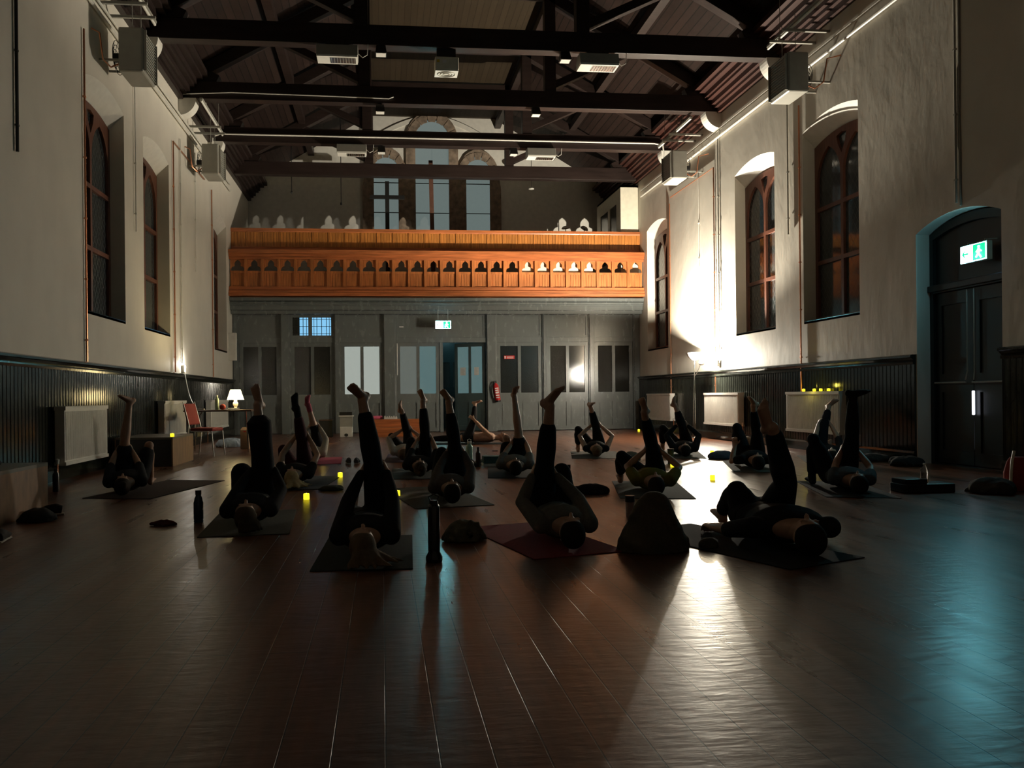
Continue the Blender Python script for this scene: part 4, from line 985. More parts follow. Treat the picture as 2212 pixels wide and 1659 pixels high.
def person(label, head, ang=0, foot_px=None, toe=(0, -.6, .5), side='R', bent=None, other='bent', s=1.0, vox=.009, near=True,
           top=('black_top', (.015, .015, .017)), bottom=('black_leggings', (.012, .012, .014)), cuff=0.0, hem=.88, sleeve=1, hair='bun', haircol=('dark_hair', (.02, .014, .01)),
           tone='light', hold=.55, foot_dy=-.05, matc=None, mat_size=(.62, 1.75), mat_off=.35, sock=None, hands='hold', mat_label=None, wide=1.0, knee_dy=.05, mat_ang=None, fullleg=False):
    O = fl(*head); a = math.radians(ang); D = Vector((math.sin(a), math.cos(a), 0)); Rr = Vector((math.cos(a), -math.sin(a), 0)); Z = Vector((0, 0, 1))
    mz = .014
    P = lambda x, y, z: O+D*x*s+Rr*y*s+Z*(z*s+mz)
    body, trou, shirt, hr, sk, sk2 = MB(), MB(), MB(), MB(), MB(), MB()
    sx = 1 if side == 'R' else -1
    # torso
    T = [(.255, .105, .055, .052), (.30, .115, .10, .066), (.345, .12, .155, .082), (.42, .125, .165, .105), (.52, .122, .150, .103), (.63, .115, .132, .095), (.74, .115, .150, .098), (.84, .12, .163, .105), (.93, .115, .135, .09)]
    tl = [(P(x, 0, z), w*s*wide, th*s) for x, z, w, th in T]
    body.loft(tl, 20, ref=Rr)
    shirt.loft([(p, w+.013, th+.013) for p, w, th in tl[1:7]], 20, ref=Rr)
    trou.loft([(p, w+.012, th+.012) for p, w, th in tl[6:]], 20, ref=Rr); trou.ell(P(.88, 0, .115), .16*s*wide, .10*s, .10*s)
    body.ell(P(.93, 0, .11), .13*s, .10*s, .085*s)
    # neck and head
    limb(body, [P(.17, 0, .105), P(.28, 0, .11)], [.052*s, .056*s])
    hm = Matrix((Rr, D, Z)).transposed()
    H = lambda x, y, z: P(x, y, z)
    body.ell(H(.10, 0, .108), .074*s, .100*s, .096*s, hm, 20, 14)
    body.ell(H(.165, 0, .135), .052*s, .058*s, .060*s, hm); body.ell(H(.205, 0, .165), .022*s, .02*s, .022*s, hm)
    body.loft([(H(.105, 0, .200), .009*s, .008*s), (H(.135, 0, .222), .014*s, .014*s), (H(.143, 0, .205), .016*s, .010*s)], 8)
    body.ell(H(.170, 0, .190), .022*s, .009*s, .010*s, hm)
    for y in (-1, 1):
        body.ell(H(.115, y*.074, .10), .008*s, .022*s, .028*s, hm); body.ell(H(.092, y*.032, .196), .024*s, .010*s, .010*s, hm)
    # hair
    hr.ell(H(.078, 0, .098), .083*s, .098*s, .096*s, hm, 20, 14)
    if hair == 'bun': hr.ell(H(-.03, .02, .12), .045*s, .04*s, .042*s, hm)
    if hair in ('spread', 'loose'):
        rr = random.Random(int(head[0]))
        th0 = rr.uniform(-.2, .9)
        for i in range(30):
            th = th0-1.0+2.0*i/29+rr.uniform(-.08, .08); q = Vector((math.sin(th), -math.cos(th), 0)); L = (rr.uniform(.13, .19)+.05*math.sin(i*.7)) if hair == 'spread' else rr.uniform(.09, .13)
            c = H(.06, 0, .03); w1 = rr.uniform(-.02, .02)
            pp = [c+hm @ Vector((q.x*.03, q.y*.03, .07))*s, c+hm @ Vector((q.x*.085, q.y*.085, .035))*s, c+hm @ Vector((q.x*(L+.085)/2+w1*q.y, q.y*(L+.085)/2-w1*q.x, .0))*s, c+hm @ Vector((q.x*L, q.y*L, -.015))*s]
            limb(hr, pp, [.03*s, .022*s, .015*s, .009*s], 8)
    # legs
    hipU = P(.86, sx*.085, .125); hipO = P(.86, -sx*.085, .12); th_, sh_ = .42*s, .42*s
    best = None
    for i in range(-25, 26):
        q = ony(foot_px[0], foot_px[1], hipU.y+foot_dy+i*.02)-Z*.05*s
        e = abs((q-hipU).length-.835*s)+abs(i)*.002
        if best is None or e < best[0]: best = (e, q)
    A = best[1]
    if not fullleg and (A-hipU).length > .87*s: A = hipU+(A-hipU).normalized()*(A-hipU).length
    K = ik(hipU, A, th_, sh_, -D*1.0+Rr*sx*.2)
    def leg(h, k, an, cf):
        ks = (k-h); ss = (an-k)
        body_pts = [h, lerp(h, k, .3), lerp(h, k, .65), k, lerp(k, an, .28), lerp(k, an, .6), an]
        body_r = [.085, .080, .066, .053, .056, .044, .034]
        limb(body, body_pts, [r*s for r in body_r])
        full = [.108, .104, .088, .068, .072, .060, .049]
        if cf: full = [.102, .105, .098, .092, .09+.2*cf, .088+.6*cf, .088+1.0*cf]
        tt = hem; pts = []; rs = []
        tot = [0, .15, .325, .5, .64, .8, 1.0]
        for i, q in enumerate(tot):
            if q <= tt+1e-6: pts.append(body_pts[i]); rs.append(full[i]*s)
            else:
                q0 = tot[i-1]; f = (tt-q0)/(q-q0)
                if f > .02: pts.append(lerp(body_pts[i-1], body_pts[i], f)); rs.append((full[i-1]+(full[i]-full[i-1])*f)*s)
                break
        if cf: trou.loft([(p, r, r) for p, r in zip(pts, rs)], 16); [trou.ell(p, r*.95, r*.95, r*.95) for p, r in list(zip(pts, rs))[:-1]]
        else: limb(trou, pts, rs)
    tv = Rr*toe[0]+D*toe[1]+Z*toe[2]
    leg(hipU, K, A, cuff)
    lg = (A-K).normalized(); foot(body, A, lg, tv, s)
    if sock: foot(sk, A, lg, tv, s, .006); limb(sk, [A-lg*.10*s, A], [.045*s, .043*s])
    if other == 'bent':
        K2 = ony(bent[0], bent[1], hipO.y+knee_dy) if bent else P(1.02, -sx*.2, .55)
        K2 = K2-Z*.055*s
        dd = K2-hipO
        if dd.length > .46*s: K2 = hipO+dd.normalized()*.46*s
        zz = .085*s+mz; hgt = max(.05, K2.z-zz); fwd = math.sqrt(max(.01, (.42*s)**2-hgt**2)); A2 = Vector((K2.x, K2.y, 0))+D*fwd*.9+Rr*(-sx)*0.0; A2.z = zz
        leg(hipO, K2, A2, cuff*.4); foot(body, A2, (A2-K2), D, s)
        if sock: foot(sk2, A2, (A2-K2), D, s, .006)
    elif other == 'flat':
        K2 = P(1.28, -sx*.14, .10); A2 = P(1.68, -sx*.17, .085); leg(hipO, K2, A2, cuff*.4); foot(body, A2, (A2-K2), Z, s)
        if sock: foot(sk2, A2, (A2-K2), Z, s, .006)
    elif other == 'up':
        A2 = ony(bent[0], bent[1], hipO.y+foot_dy)-Z*.05; K2 = ik(hipO, A2, th_, sh_, -D); leg(hipO, K2, A2, cuff); foot(body, A2, (A2-K2).normalized(), tv, s)
        if sock: foot(sk, A2, (A2-K2).normalized(), tv, s, .006)
    # arms
    for y in (-1, 1):
        S = P(.345, y*.165*wide, .12)
        if hands == 'hold':
            hk = lerp(hipU, K, min(1, hold*2)) if hold < .5 else lerp(K, A, (hold-.5)*2)
            wv = hk+Rr*y*.085*s-D*.00
            E = ik(S, wv, .285*s, .25*s, Rr*y*1.0-Z*.75-D*.15)
            if E.z < .06: E.z = .06
            pal = (-Rr*y+D*.15); hd_dir = (D*.75+Z*.55-Rr*y*.25)
        elif hands == 'floor':
            E = P(.56, y*.30, .07); wv = P(.78, y*.34, .05); pal = -Z; hd_dir = D
        else:       # resting on the thigh / reaching up
            E = P(.40, y*.30, .09); wv = P(.50, y*.24, .30); pal = D; hd_dir = Z*.8+D*.4
        limb(body, [S, lerp(S, E, .5), E, lerp(E, wv, .35), wv], [.050*s, .044*s, .036*s, .037*s, .025*s])
        hand(body, wv, hd_dir, pal, -D if hands == 'hold' else -Rr*y, .55, s*.98)
        if sleeve > 0:
            pts = [S, lerp(S, E, .5), E]; rs = [.066, .058, .050]
            if sleeve < 1: pts = [S, lerp(S, E, sleeve)]; rs = [.066, .06]
            elif sleeve > 1: pts += [lerp(E, wv, .35), lerp(E, wv, .92)]; rs += [.046, .034]
            limb(shirt, pts, [r*s for r in rs])
        else: shirt.ell(S, .058*s, .058*s, .06*s)
    root = thing('person', O+D*.8*s, label, 'person')
    def put(mb, name, m, v, sm=3):
        if not mb.v: return
        zmin = mz-.005
        me = remesh(mb, v, name, sm)
        for q in me.vertices:
            if q.co.z < zmin: q.co.z = zmin
            q.co -= root.location
        for pl_ in me.polygons: pl_.use_smooth = True
        me.materials.append(m); o = bpy.data.objects.new(name, me); COL.objects.link(o); o.parent = root; return o
    put(body, 'body', skin(tone), vox if near else .012, 2)
    put(trou, 'trousers', cl(*bottom), vox*1.4)
    put(shirt, 'top', cl(*top), vox*1.4)
    put(hr, 'hair', cl(*haircol), vox*1.3, 1)
    if sock: put(sk, 'sock', cl(*sock), vox*1.2, 2); put(sk2, 'sock', cl(*sock), vox*1.2, 2)
    if matc:
        ma = math.radians(mat_ang if mat_ang is not None else ang); Dm = Vector((math.sin(ma), math.cos(ma), 0))
        c = O+D*.05+Dm*(mat_size[1]/2-mat_off*.3)
        mt = MB().box(-mat_size[0]/2, mat_size[0]/2, -mat_size[1]/2, mat_size[1]/2, 0, .006).build('yoga_mat', cl(*matc), None, bevel=.002)
        mt.location = (c.x, c.y, .0005); mt.rotation_euler = (0, 0, -ma); tag(mt, mat_label, 'yoga mat')
    return root
DK = ('black_leggings', (.012, .012, .014)); GR = ('charcoal_mat', (.045, .047, .042)); BL = ('black_mat', (.02, .021, .022))
person('person lying nearest left, wide black trouser leg raised straight up, beside the blue bottle', (528, 1155), -4, (556, 862), side='R', bent=(522, 1008), cuff=.02, hem=.84, top=('black_top', (.015, .015, .017)),
       hair='loose', haircol=('brown_hair', (.06, .04, .025)), matc=('grey_mat', (.09, .085, .07)), mat_label='grey yoga mat under the person nearest left', mat_size=(.66, 1.25), vox=.0075, hold=.35, toe=(-.2, -.3, .9), sleeve=1.5)
person('person lying front left of centre, toes of the raised foot against lit glass', (782, 1228), 2, (783, 850), side='R', other='flat', hair='spread', haircol=('fair_hair', (.16, .11, .07)), hem=.86,
       matc=('dark_green_mat', (.035, .042, .038)), mat_label='dark yoga mat under the front left of centre person', mat_size=(.60, 1.10), vox=.0075, hold=.42, toe=(-.45, -.6, .5), sleeve=2)
person('person in pale top lying on the red mat with one black legging raised', (1243, 1197), 3, (1188, 862), side='L', bent=(1213, 1003), hair='cap', top=('pale_grey_top', (.13, .125, .11)), hem=.80,
       matc=('red_mat', (.22, .022, .030)), mat_label='bright red yoga mat in the front row', mat_size=(.66, 1.25), vox=.0075, hold=.38, toe=(.40, -.55, .75), mat_ang=-14, sleeve=1.5)
person('person in black lying front right, foot raised and knee bent out left', (1765, 1215), 8, (1668, 905), side='R', bent=(1592, 1042), hair='cap', wide=1.3, s=1.10, hands='floor',
       matc=BL, mat_label='black yoga mat with a lit edge at front right', mat_size=(.66, 1.45), vox=.0075, toe=(-.3, -.5, .8), mat_ang=-22, knee_dy=.0, hem=.92)
person('person in mustard yellow top lying with leg raised, right of centre', (1420, 1076), 14, (1391, 880), side='R', bent=(1343, 975), top=('mustard_top', (.16, .14, .02)), hair='cap', matc=('grey_mat', (.09, .085, .07)),
       mat_label='grey yoga mat under the person in the yellow top', mat_size=(.72, 1.5), toe=(-.3, -.5, .7), sleeve=.6, hem=.86, hold=.42)
person('person in black lying second row right with an open hand up beside the bent knee', (1640, 1020), 20, (1627, 868), side='R', bent=(1592, 915), hair='cap', hands='rest', matc=('grey_mat', (.09, .085, .07)),
       mat_label='grey yoga mat behind the front right person', toe=(-.4, -.5, .6), hem=.86, sleeve=.5, near=True)
person('person in patterned blue-grey top lying at right with heavy-socked foot raised', (1862, 1074), 18, (1842, 848), side='R', bent=(1757, 938), top=('blue_grey_print_top', (.07, .085, .10)), hair='cap', sock=('black_sock', (.012, .012, .012)),
       matc=BL, mat_label='black yoga mat under the person in the blue-grey top', mat_size=(.66, 1.4), toe=(.9, -.2, .1), hold=.3, hem=.92, sleeve=.5, tone='mid')
person('person mostly hidden behind the blue-grey top, slim leg and bare toes raised before the radiator', (1800, 1005), 24, (1790, 872), side='L', other='flat', toe=(.6, -.4, .6), near=False, hair='cap', matc=('grey_mat', (.09, .085, .07)),
       mat_label='grey yoga mat of the person behind the blue-grey top', hem=.85, vox=.012)
person('person lying in the back row right of centre hugging a raised leg, elbows wide', (1290, 990), 13, (1276, 872), side='R', bent=(1249, 921), hair='bun', haircol=('fair_hair', (.16, .11, .07)), toe=(.2, -.8, .2), sleeve=0, near=False, vox=.011,
       matc=('grey_mat', (.09, .085, .07)), mat_label='dark yoga mat of the back row person right of centre', mat_size=(.8, 1.5), hem=.84)
person('person lying by the far floor lamp hugging a raised leg, knee bent to the left', (1482, 990), 18, (1458, 868), side='R', bent=(1432, 918), hair='cap', toe=(0, -.5, .7), near=False, vox=.011, sleeve=2, matc=('grey_mat', (.09, .085, .07)),
       mat_label='grey yoga mat nearest the floor lamp', hem=.82)
person('person in grey top with bare legs lying at centre, one foot raised high', (1115, 1032), 8, (1111, 848), side='R', bent=(1094, 938), top=('grey_top', (.16, .16, .15)), bottom=('black_shorts', (.012, .012, .014)), hem=.30, hair='cap', toe=(.15, -.6, .6),
       matc=BL, mat_label='black yoga mat under the person with bare legs', mat_size=(.7, 1.5), wide=1.15, sleeve=.7, hold=.3)
person('person in dusky grey top lying centre left of the green bottle with leg raised', (978, 1094), 3, (969, 858), side='R', bent=(954, 967), top=('dusky_top', (.10, .085, .08)), hair='cap', toe=(-.4, -.5, .6), sleeve=1.6, hem=.82,
       matc=('grey_mat', (.09, .085, .07)), mat_label='grey ribbed yoga mat right of the small clothes pile', mat_size=(.75, 1.6), mat_ang=-10, hold=.38)
person('person in black lying left of centre, slim raised foot before the dim glass panes', (908, 1034), 2, (913, 858), side='R', bent=(888, 945), hair='bun', haircol=('brown_hair', (.06, .04, .025)), toe=(-.3, -.4, .8), hem=.84, sleeve=1,
       matc=('dark_green_mat', (.035, .042, .038)), mat_label='dark green yoga mat left of centre', mat_size=(.75, 1.4), hold=.4)
person('person in white top lying before the orange bench with a black leg raised', (872, 998), 3, (868, 880), side='R', bent=(846, 936), top=('white_top', (.50, .47, .42)), hair='cap', haircol=('fair_hair', (.16, .11, .07)), toe=(0, -.5, .7), near=False, vox=.011,
       matc=('mauve_mat', (.10, .07, .10)), mat_label='mauve yoga mat before the orange bench', hem=.90)
person('person lying side-on before the open doorway, bare foot up by the notices', (1098, 958), -82, (1026, 868), side='L', other='flat', top=('flesh_top', (.45, .28, .21)), hair='cap', haircol=('auburn_hair', (.12, .05, .03)), toe=(.0, -.9, .3), near=False, vox=.011,
       matc=BL, mat_label='dark yoga mat crosswise before the open doorway', foot_dy=0, hem=.88, mat_off=0, sleeve=0)
person('person with blonde hair lying behind the nearest left person, black sock raised', (628, 1057), 0, (641, 872), side='R', bent=(612, 962), hair='spread', haircol=('blonde_hair', (.42, .32, .18)), sock=('black_sock', (.012, .012, .012)), toe=(0, -.4, .8), hem=.82, sleeve=.4,
       bottom=('maroon_leggings', (.05, .012, .018)), matc=('slate_mat', (.06, .065, .075)), mat_label='slate yoga mat of the blonde person', mat_size=(.7, 1.4), mat_ang=6)
person('person in cream top lying on the pink mat with a pink sock raised', (672, 1003), -2, (666, 868), side='R', other='flat', top=('cream_top', (.50, .44, .36)), sock=('pink_sock', (.40, .10, .14)), toe=(0, -.5, .7), hem=.55, hair='cap', near=False, vox=.011,
       matc=('pink_mat', (.45, .08, .14)), mat_label='pink yoga mat beside the bright floor candle', mat_size=(.9, 1.3), sleeve=1.5)
person('person with bare legs lying at far left by the staging block, one foot planted', (262, 1076), -11, (279, 862), side='L', bent=(322, 952), hair='bun', toe=(-.6, -.5, .3), hem=.38, sleeve=1, hold=.35, tone='mid',
       matc=('brown_mat', (.06, .04, .035)), mat_label='brown yoga mat at far left by the staging block', mat_size=(.75, 1.7), mat_ang=14)
# ------------------------------------------------------------------ small things on the floor
def candle(p, label, group='yellow electric candles', r=.022, h=.045, m='candle'):
    t = thing('electric_candle', p, label, 'candle', group)
    MB().lathe([(0, 0), (r*.9, 0), (r, .004), (r, h*.8), (r*.92, h), (r*.7, h*.94), (0, h*.9)], n=18).build('candle_cup', m, t, smooth=True)
    MB().lathe([(0, h*.88), (r*.18, h*.95), (r*.22, h*1.0), (0, h*1.12)], n=10).build('flame_tip', 'candle_w', t, smooth=True)
    return t
for px, py, lab in ((735, 1031, 'yellow electric candle on open floor right of the blonde person'), (662, 1079, 'yellow electric candle below the small pile of dark clothes'),
                    (858, 1072, 'yellow electric candle right of the front left of centre person'), (819, 991, 'yellow electric candle left of the person in the white top'),
                    (1453, 1008, 'yellow electric candle right of the mustard top, under the tumbler'), (1538, 981, 'yellow electric candle on bare floor right of the blue jacket'),
                    (1539, 1037, 'yellow electric candle on the bright floor nearest the front right person'), (1380, 932, 'small amber candle on the far floor beside the raised leg in yellow')):
    candle(fl(px, py), lab, r=.030, h=.06)
p = fl(698, 958)
candle(p, 'large bright candle jar on the far left floor beside the pink mat', r=.055, h=.11, m='candle_w')
candle(p+Vector((-.05, .16, 0)), 'second candle just behind the large bright one by the pink mat', r=.045, h=.15, m='candle_w')
light('POINT', 'candle_glow', p+Vector((0, -.1, .12)), .5, (1, .72, .15), size=.03)
candle(Vector((-3.2, 12.1, .44)), 'yellow electric candle on the corner of the middle staging block', r=.03, h=.05)
rz = 1.036
for i, px in enumerate((1736, 1759, 1773, 1790)):
    q = onx(px, 850, XR-.13); candle(Vector((q.x, q.y, rz)), ('leftmost', 'second', 'third', 'rightmost')[i]+' yellow candle on top of the radiator in the right wall', 'candles on the right radiator', r=.026, h=.045)
light('POINT', 'candle_glow', (XR-.28, onx(1765, 850, XR-.13).y, rz+.10), .35, (1, .8, .1), size=.03)
# candles tucked behind the second-row people, whose glow shows on the boards
candle(fl(1648, 952), 'yellow candle on the floor behind the second row right person', r=.03, h=.05)
light('POINT', 'candle_glow', fl(1648, 952)+Vector((0, .1, .1)), .5, (1, .75, .1), size=.03)
def bottle(p, label, col, prof, cap=None, capm='black', tr=0, rough=.25, loop=False):
    t = thing('drink_bottle', p, label, 'bottle')
    MB().lathe(prof, n=20).build('bottle_body', mat('bottle_'+label.split()[0]+str(int(p.y*10)), col, rough, trans=tr), t, smooth=True)
    if cap: MB().lathe(cap, n=18).build('cap', capm, t, smooth=True)
    if loop: MB().tube([(.02, 0, cap[-1][1]-.01), (.03, 0, cap[-1][1]+.02), (0, 0, cap[-1][1]+.035), (-.03, 0, cap[-1][1]+.02), (-.02, 0, cap[-1][1]-.01)], .005, 6).build('carry_loop', capm, t, smooth=True)
    return t
def prof(r, h, neck=.5, sh=.82): return [(0, 0), (r*.92, 0), (r, .006), (r, h*sh), (r*.9, h*(sh+.05)), (r*neck, h*.96), (r*neck, h)]
bottle(fl(429, 1128), 'dark blue ribbed bottle standing on bare floor at front left', (.015, .05, .11), [(0, 0), (.036, 0), (.039, .008), (.036, .02), (.039, .03), (.039, .16), (.034, .175), (.030, .20), (.022, .215), (.022, .225)], [(0, .225), (.024, .225), (.024, .262), (0, .263)], tr=.2)
bottle(fl(938, 1213), 'tall black flask standing in the front row against the blue reflection', (.010, .010, .011), [(0, 0), (.048, 0), (.052, .010), (.052, .03), (.036, .06), (.037, .075), (.037, .335), (.030, .35), (.022, .355)], [(0, .352), (.026, .352), (.026, .375), (.0, .378)], loop=True)
bottle(fl(1014, 992), 'mint green bottle with a pale cap behind the dusky top', (.32, .50, .38), prof(.055, .25, .55), [(0, .25), (.032, .25), (.034, .29), (0, .292)], 'conduit', loop=True)
bottle(fl(1033, 1008), 'slim brown bottle right of the mint green bottle', (.05, .018, .010), prof(.036, .25, .45, .75), [(0, .25), (.018, .25), (.018, .28), (0, .281)])
bottle(fl(1229, 1070), 'slim dark steel bottle beside the rolled dark bag', (.05, .05, .048), prof(.037, .27, .45, .7), [(0, .27), (.019, .27), (.019, .31), (0, .312)])
bottle(fl(1361, 1116), 'pinkish steel tumbler with a black lid left of the beige heap', (.42, .30, .27), [(0, 0), (.033, 0), (.037, .12), (.037, .125)], [(0, .122), (.039, .122), (.039, .175), (0, .178)], rough=.3)
bottle(fl(1449, 1003), 'olive green tumbler standing behind the mustard top', (.10, .12, .07), [(0, 0), (.04, 0), (.045, .20), (.045, .205)], [(0, .203), (.047, .203), (.047, .225), (0, .226)])
bottle(fl(1889, 985), 'clear water bottle with a pink label near the right wall', (.6, .6, .6), [(0, 0), (.036, 0), (.038, .01), (.034, .07), (.038, .10), (.038, .16), (.030, .20), (.013, .225), (.013, .235)], [(0, .235), (.016, .235), (.016, .25), (0, .251)], 'conduit', tr=.85, rough=.08)
bx = fl(2012, 1065)
bottle(Vector((bx.x+.02, bx.y+.12, .092)), 'clear water bottle standing on the black box at far right', (.6, .6, .6), [(0, 0), (.036, 0), (.038, .01), (.035, .06), (.038, .09), (.036, .13), (.013, .17), (.013, .18)], [(0, .18), (.016, .18), (.016, .195), (0, .196)], 'conduit', tr=.85, rough=.08)
bottle(fl(121, 1062)+Vector((.0, 0, 0)), 'dark bottle with a pale band at the far left, beside the staging block', (.015, .015, .015), prof(.034, .23, .5), [(0, .23), (.02, .23), (.02, .25), (0, .251)])
def heap(name, base, dims, label, cat, mcol, seed=1, folds=5, amp=.25, lumps=4, group=None, vox=.012, rz=0, peak=None):
    """crumpled cloth: overlapping lumps with ridged folds, resting on the floor"""
    rr = random.Random(seed); mb = MB(); lx, ly, lz = dims
    if peak is None: mb.ell((0, 0, lz*.25), lx*.46, ly*.46, lz*.62, nu=24, nv=14)
    else:
        mb.loft([((0, 0, -.02), lx*.50, ly*.50), ((0, 0, lz*.18), lx*.49, ly*.48), ((peak*.4, 0, lz*.42), lx*.40, ly*.42), ((peak*.8, 0, lz*.7), lx*.27, ly*.33), ((peak, 0, lz*.9), lx*.19, ly*.24), ((peak, 0, lz), lx*.09, ly*.12)], 20, ref=(1, 0, 0))
        lz *= .45
    for i in range(lumps):
        a = rr.uniform(0, 6.28); c = Vector((math.cos(a)*lx*.30, math.sin(a)*ly*.30, lz*rr.uniform(.1, .35)))
        mb.ell(c, lx*rr.uniform(.16, .26), ly*rr.uniform(.18, .28), lz*rr.uniform(.25, .5), rotm(0, 0, rr.uniform(0, 3)), nu=18, nv=10)
    for i in range(folds):
        a = rr.uniform(0, 6.28); p0 = Vector((math.cos(a)*lx*.12, math.sin(a)*ly*.12, lz*.75)); p1 = Vector((math.cos(a+.4)*lx*.34, math.sin(a+.4)*ly*.34, lz*.42)); p2 = Vector((math.cos(a+.5)*lx*.5, math.sin(a+.5)*ly*.5, .015))
        limb(mb, [p0, p1, p2], [lz*.10+.006, lz*.10+.008, .014], 8)
    me = remesh(mb, vox, name, 2)
    off = Vector((seed*3.1, seed*1.7, 0))
    for v in me.vertices:
        n = noise.noise(v.co*9+off)*.6+(1-abs(noise.noise(v.co*14+off)))*.5-.35
        v.co += v.normal*n*amp*lz*.5
        if v.co.z < .003: v.co.z = .003
    for pl_ in me.polygons: pl_.use_smooth = True
    me.materials.append(mcol); o = bpy.data.objects.new(name, me); COL.objects.link(o); o.location = base; o.rotation_euler = (0, 0, rz)
    return tag(o, label, cat, group)
def at(px, py, h=0): v = fl(px, py); return Vector((v.x, v.y, h))
heap('folded_jumper', at(1020, 1165)+Vector((-.06, -.03, 0)), (.30, .21, .16), 'pile of olive and grey clothes between the black flask and the red mat', 'clothing', cl('olive_cloth', (.12, .11, .075)), 3, 9, .6, 6)
heap('blanket_heap', at(1424, 1182)+Vector((-.07, -.08, 0)), (.48, .30, .37), 'large beige brown blanket heaped before the front right person', 'blanket', cl('brown_fleece', (.085, .068, .048)), 5, 5, .30, 3, peak=.0)
heap('coat_sleeve', at(1502, 1176)+Vector((.04, -.12, 0)), (.15, .10, .075), 'stub of rolled cloth poking out right of the beige heap', 'clothing', cl('brown_fleece', (.085, .068, .048)), 8, 1, .10, 1)
heap('dark_bag', at(1278, 1066), (.42, .2, .12), 'low dark soft bag on the floor right of the slim steel bottle', 'bag', cl('black_cloth', (.02, .02, .02)), 9, 4, .2)
heap('dark_clothes', at(690, 1058)+Vector((.14, -.10, 0)), (.28, .20, .07), 'flat pile of dark clothes above the nearest left candle', 'clothing', cl('dark_green_cloth', (.035, .04, .025)), 11, 6, .4)
heap('blue_jacket', at(1508, 990)+Vector((.30, -.16, 0)), (.46, .28, .15), 'grey blue jacket heaped by the person next to the floor lamp', 'clothing', cl('slate_cloth', (.10, .115, .14)), 13, 5, .25)
heap('maroon_scarf', at(354, 1135), (.20, .09, .05), 'small crumpled maroon cloth on the floor left of the blue bottle', 'clothing', cl('maroon_cloth', (.09, .02, .02)), 15, 3, .5, vox=.007)
heap('laundry_pile', at(486, 968)+Vector((.05, .35, 0)), (.6, .4, .22), 'pile of pale blue clothes under the lamp table', 'clothing', cl('pale_blue_cloth', (.30, .36, .45)), 17, 6, .3)
heap('dark_coat', Vector((-3.55, 6.75, .445)), (.75, .55, .20), 'dark coat and bag lying on the left edge staging block', 'clothing', cl('black_cloth', (.02, .02, .02)), 19, 5, .25)
heap('dark_rucksack', at(68, 1122)+Vector((.10, -.12, 0)), (.30, .24, .13), 'black bag on the floor before the left staging block, a shoe against it', 'bag', cl('black_cloth', (.02, .02, .02)), 21, 4, .25)
heap('scarf_pile', at(1880, 1000)+Vector((.22, .30, 0)), (.6, .35, .13), 'dark grey cloth spread behind the blue-grey top near the right wall', 'clothing', cl('charcoal_cloth', (.06, .055, .05)), 23, 6, .3)
heap('dark_holdall', at(1975, 1008)+Vector((0, .12, 0)), (.5, .35, .16), 'dark holdall with shiny straps near the right wall', 'bag', cl('black_cloth', (.02, .02, .02)), 25, 5, .25)
heap('grey_hoodie', at(2130, 1062)+Vector((-.02, -.10, 0)), (.48, .34, .18), 'crumpled dark grey hoodie right of the black box', 'clothing', cl('charcoal_cloth', (.06, .055, .05)), 27, 7, .35)
heap('beige_cloth', at(1368, 996)+Vector((0, .1, 0)), (.34, .2, .16), 'beige folded cloth behind the knee of the mustard top person', 'clothing', cl('sand_cloth', (.20, .16, .12)), 29, 4, .2)
heap('pale_cardigan', at(1700, 960), (.5, .35, .16), 'pale cardigan lying behind the second row right person', 'clothing', cl('oat_cloth', (.40, .35, .28)), 31, 5, .25)
heap('patterned_bag', at(1612, 962), (.3, .2, .2), 'pale patterned bag on the floor behind the open hand', 'bag', cl('sand_cloth', (.20, .16, .12)), 33, 3, .2)
# shoes
def shoe(p, rz, label, group, col=(.03, .03, .032), sole=(.35, .33, .3), up='shoe_upper'):
    t = thing('shoe', p, label, 'shoe', group, rz)
    m = MB(); m.loft([((0, -.11, .045), .036, .038), ((0, -.06, .055), .038, .05), ((0, 0, .05), .037, .045), ((0, .07, .038), .044, .030), ((0, .12, .032), .040, .022), ((0, .145, .028), .022, .012)], 14, ref=(1, 0, 0))
    link(remesh(m, .008, 'upper', 1), 'upper', cl(up, col), t)
    MB().loft([((0, -.125, .012), .03, .011), ((0, -.05, .012), .036, .011), ((0, .02, .012), .035, .011), ((0, .10, .012), .046, .011), ((0, .15, .012), .026, .011)], 14, ref=(1, 0, 0)).build('sole', cloth('sole_'+up, sole, .6), t, smooth=True)
q = fl(753, 1002); shoe(q, .1, 'left trainer of the pair behind the two left candles', 'trainers near the left candles', (.09, .09, .095), (.45, .43, .4), 'grey_upper')
q2 = fl(771, 1002); shoe(q2, -.1, 'right trainer of the pair behind the two left candles', 'trainers near the left candles', (.09, .09, .095), (.45, .43, .4), 'grey_upper')
shoe(fl(104, 1114), 1.9, 'dark shoe with a pale sole lying against the black bag at left', None, (.02, .02, .02), (.55, .50, .42), 'black_upper')
shoe(fl(4, 1170), .2, 'shoe cut by the left edge of the picture on the dark floor', None, (.05, .045, .04), (.5, .46, .4), 'dark_upper')
shoe(fl(1046, 1003)+Vector((0, .0, 0)), 1.4, 'pale soled shoe right of the slim brown bottle', None, (.25, .22, .18), (.6, .55, .45), 'tan_upper')
q = fl(1022, 1003)+Vector((0, -.03, 0))
t = thing('headphones', (fl(1019, 1008).x-.04, fl(1019, 1008).y-.12, 0), 'black headphones lying between the mint green and brown bottles', 'headphones')
MB().tube([(.075*math.cos(a), 0, .03+.085*math.sin(a)) for a in [math.pi*k/10 for k in range(11)]], .007, 8).build('headband', 'black', t, smooth=True)
for s_ in (-1, 1): MB().lathe([(0, -.018), (.032, -.018), (.035, 0), (.032, .018), (0, .018)], (s_*.075, 0, .036), 16, rotm(ry=math.pi/2)).build('ear_cup', 'black', t, smooth=True)
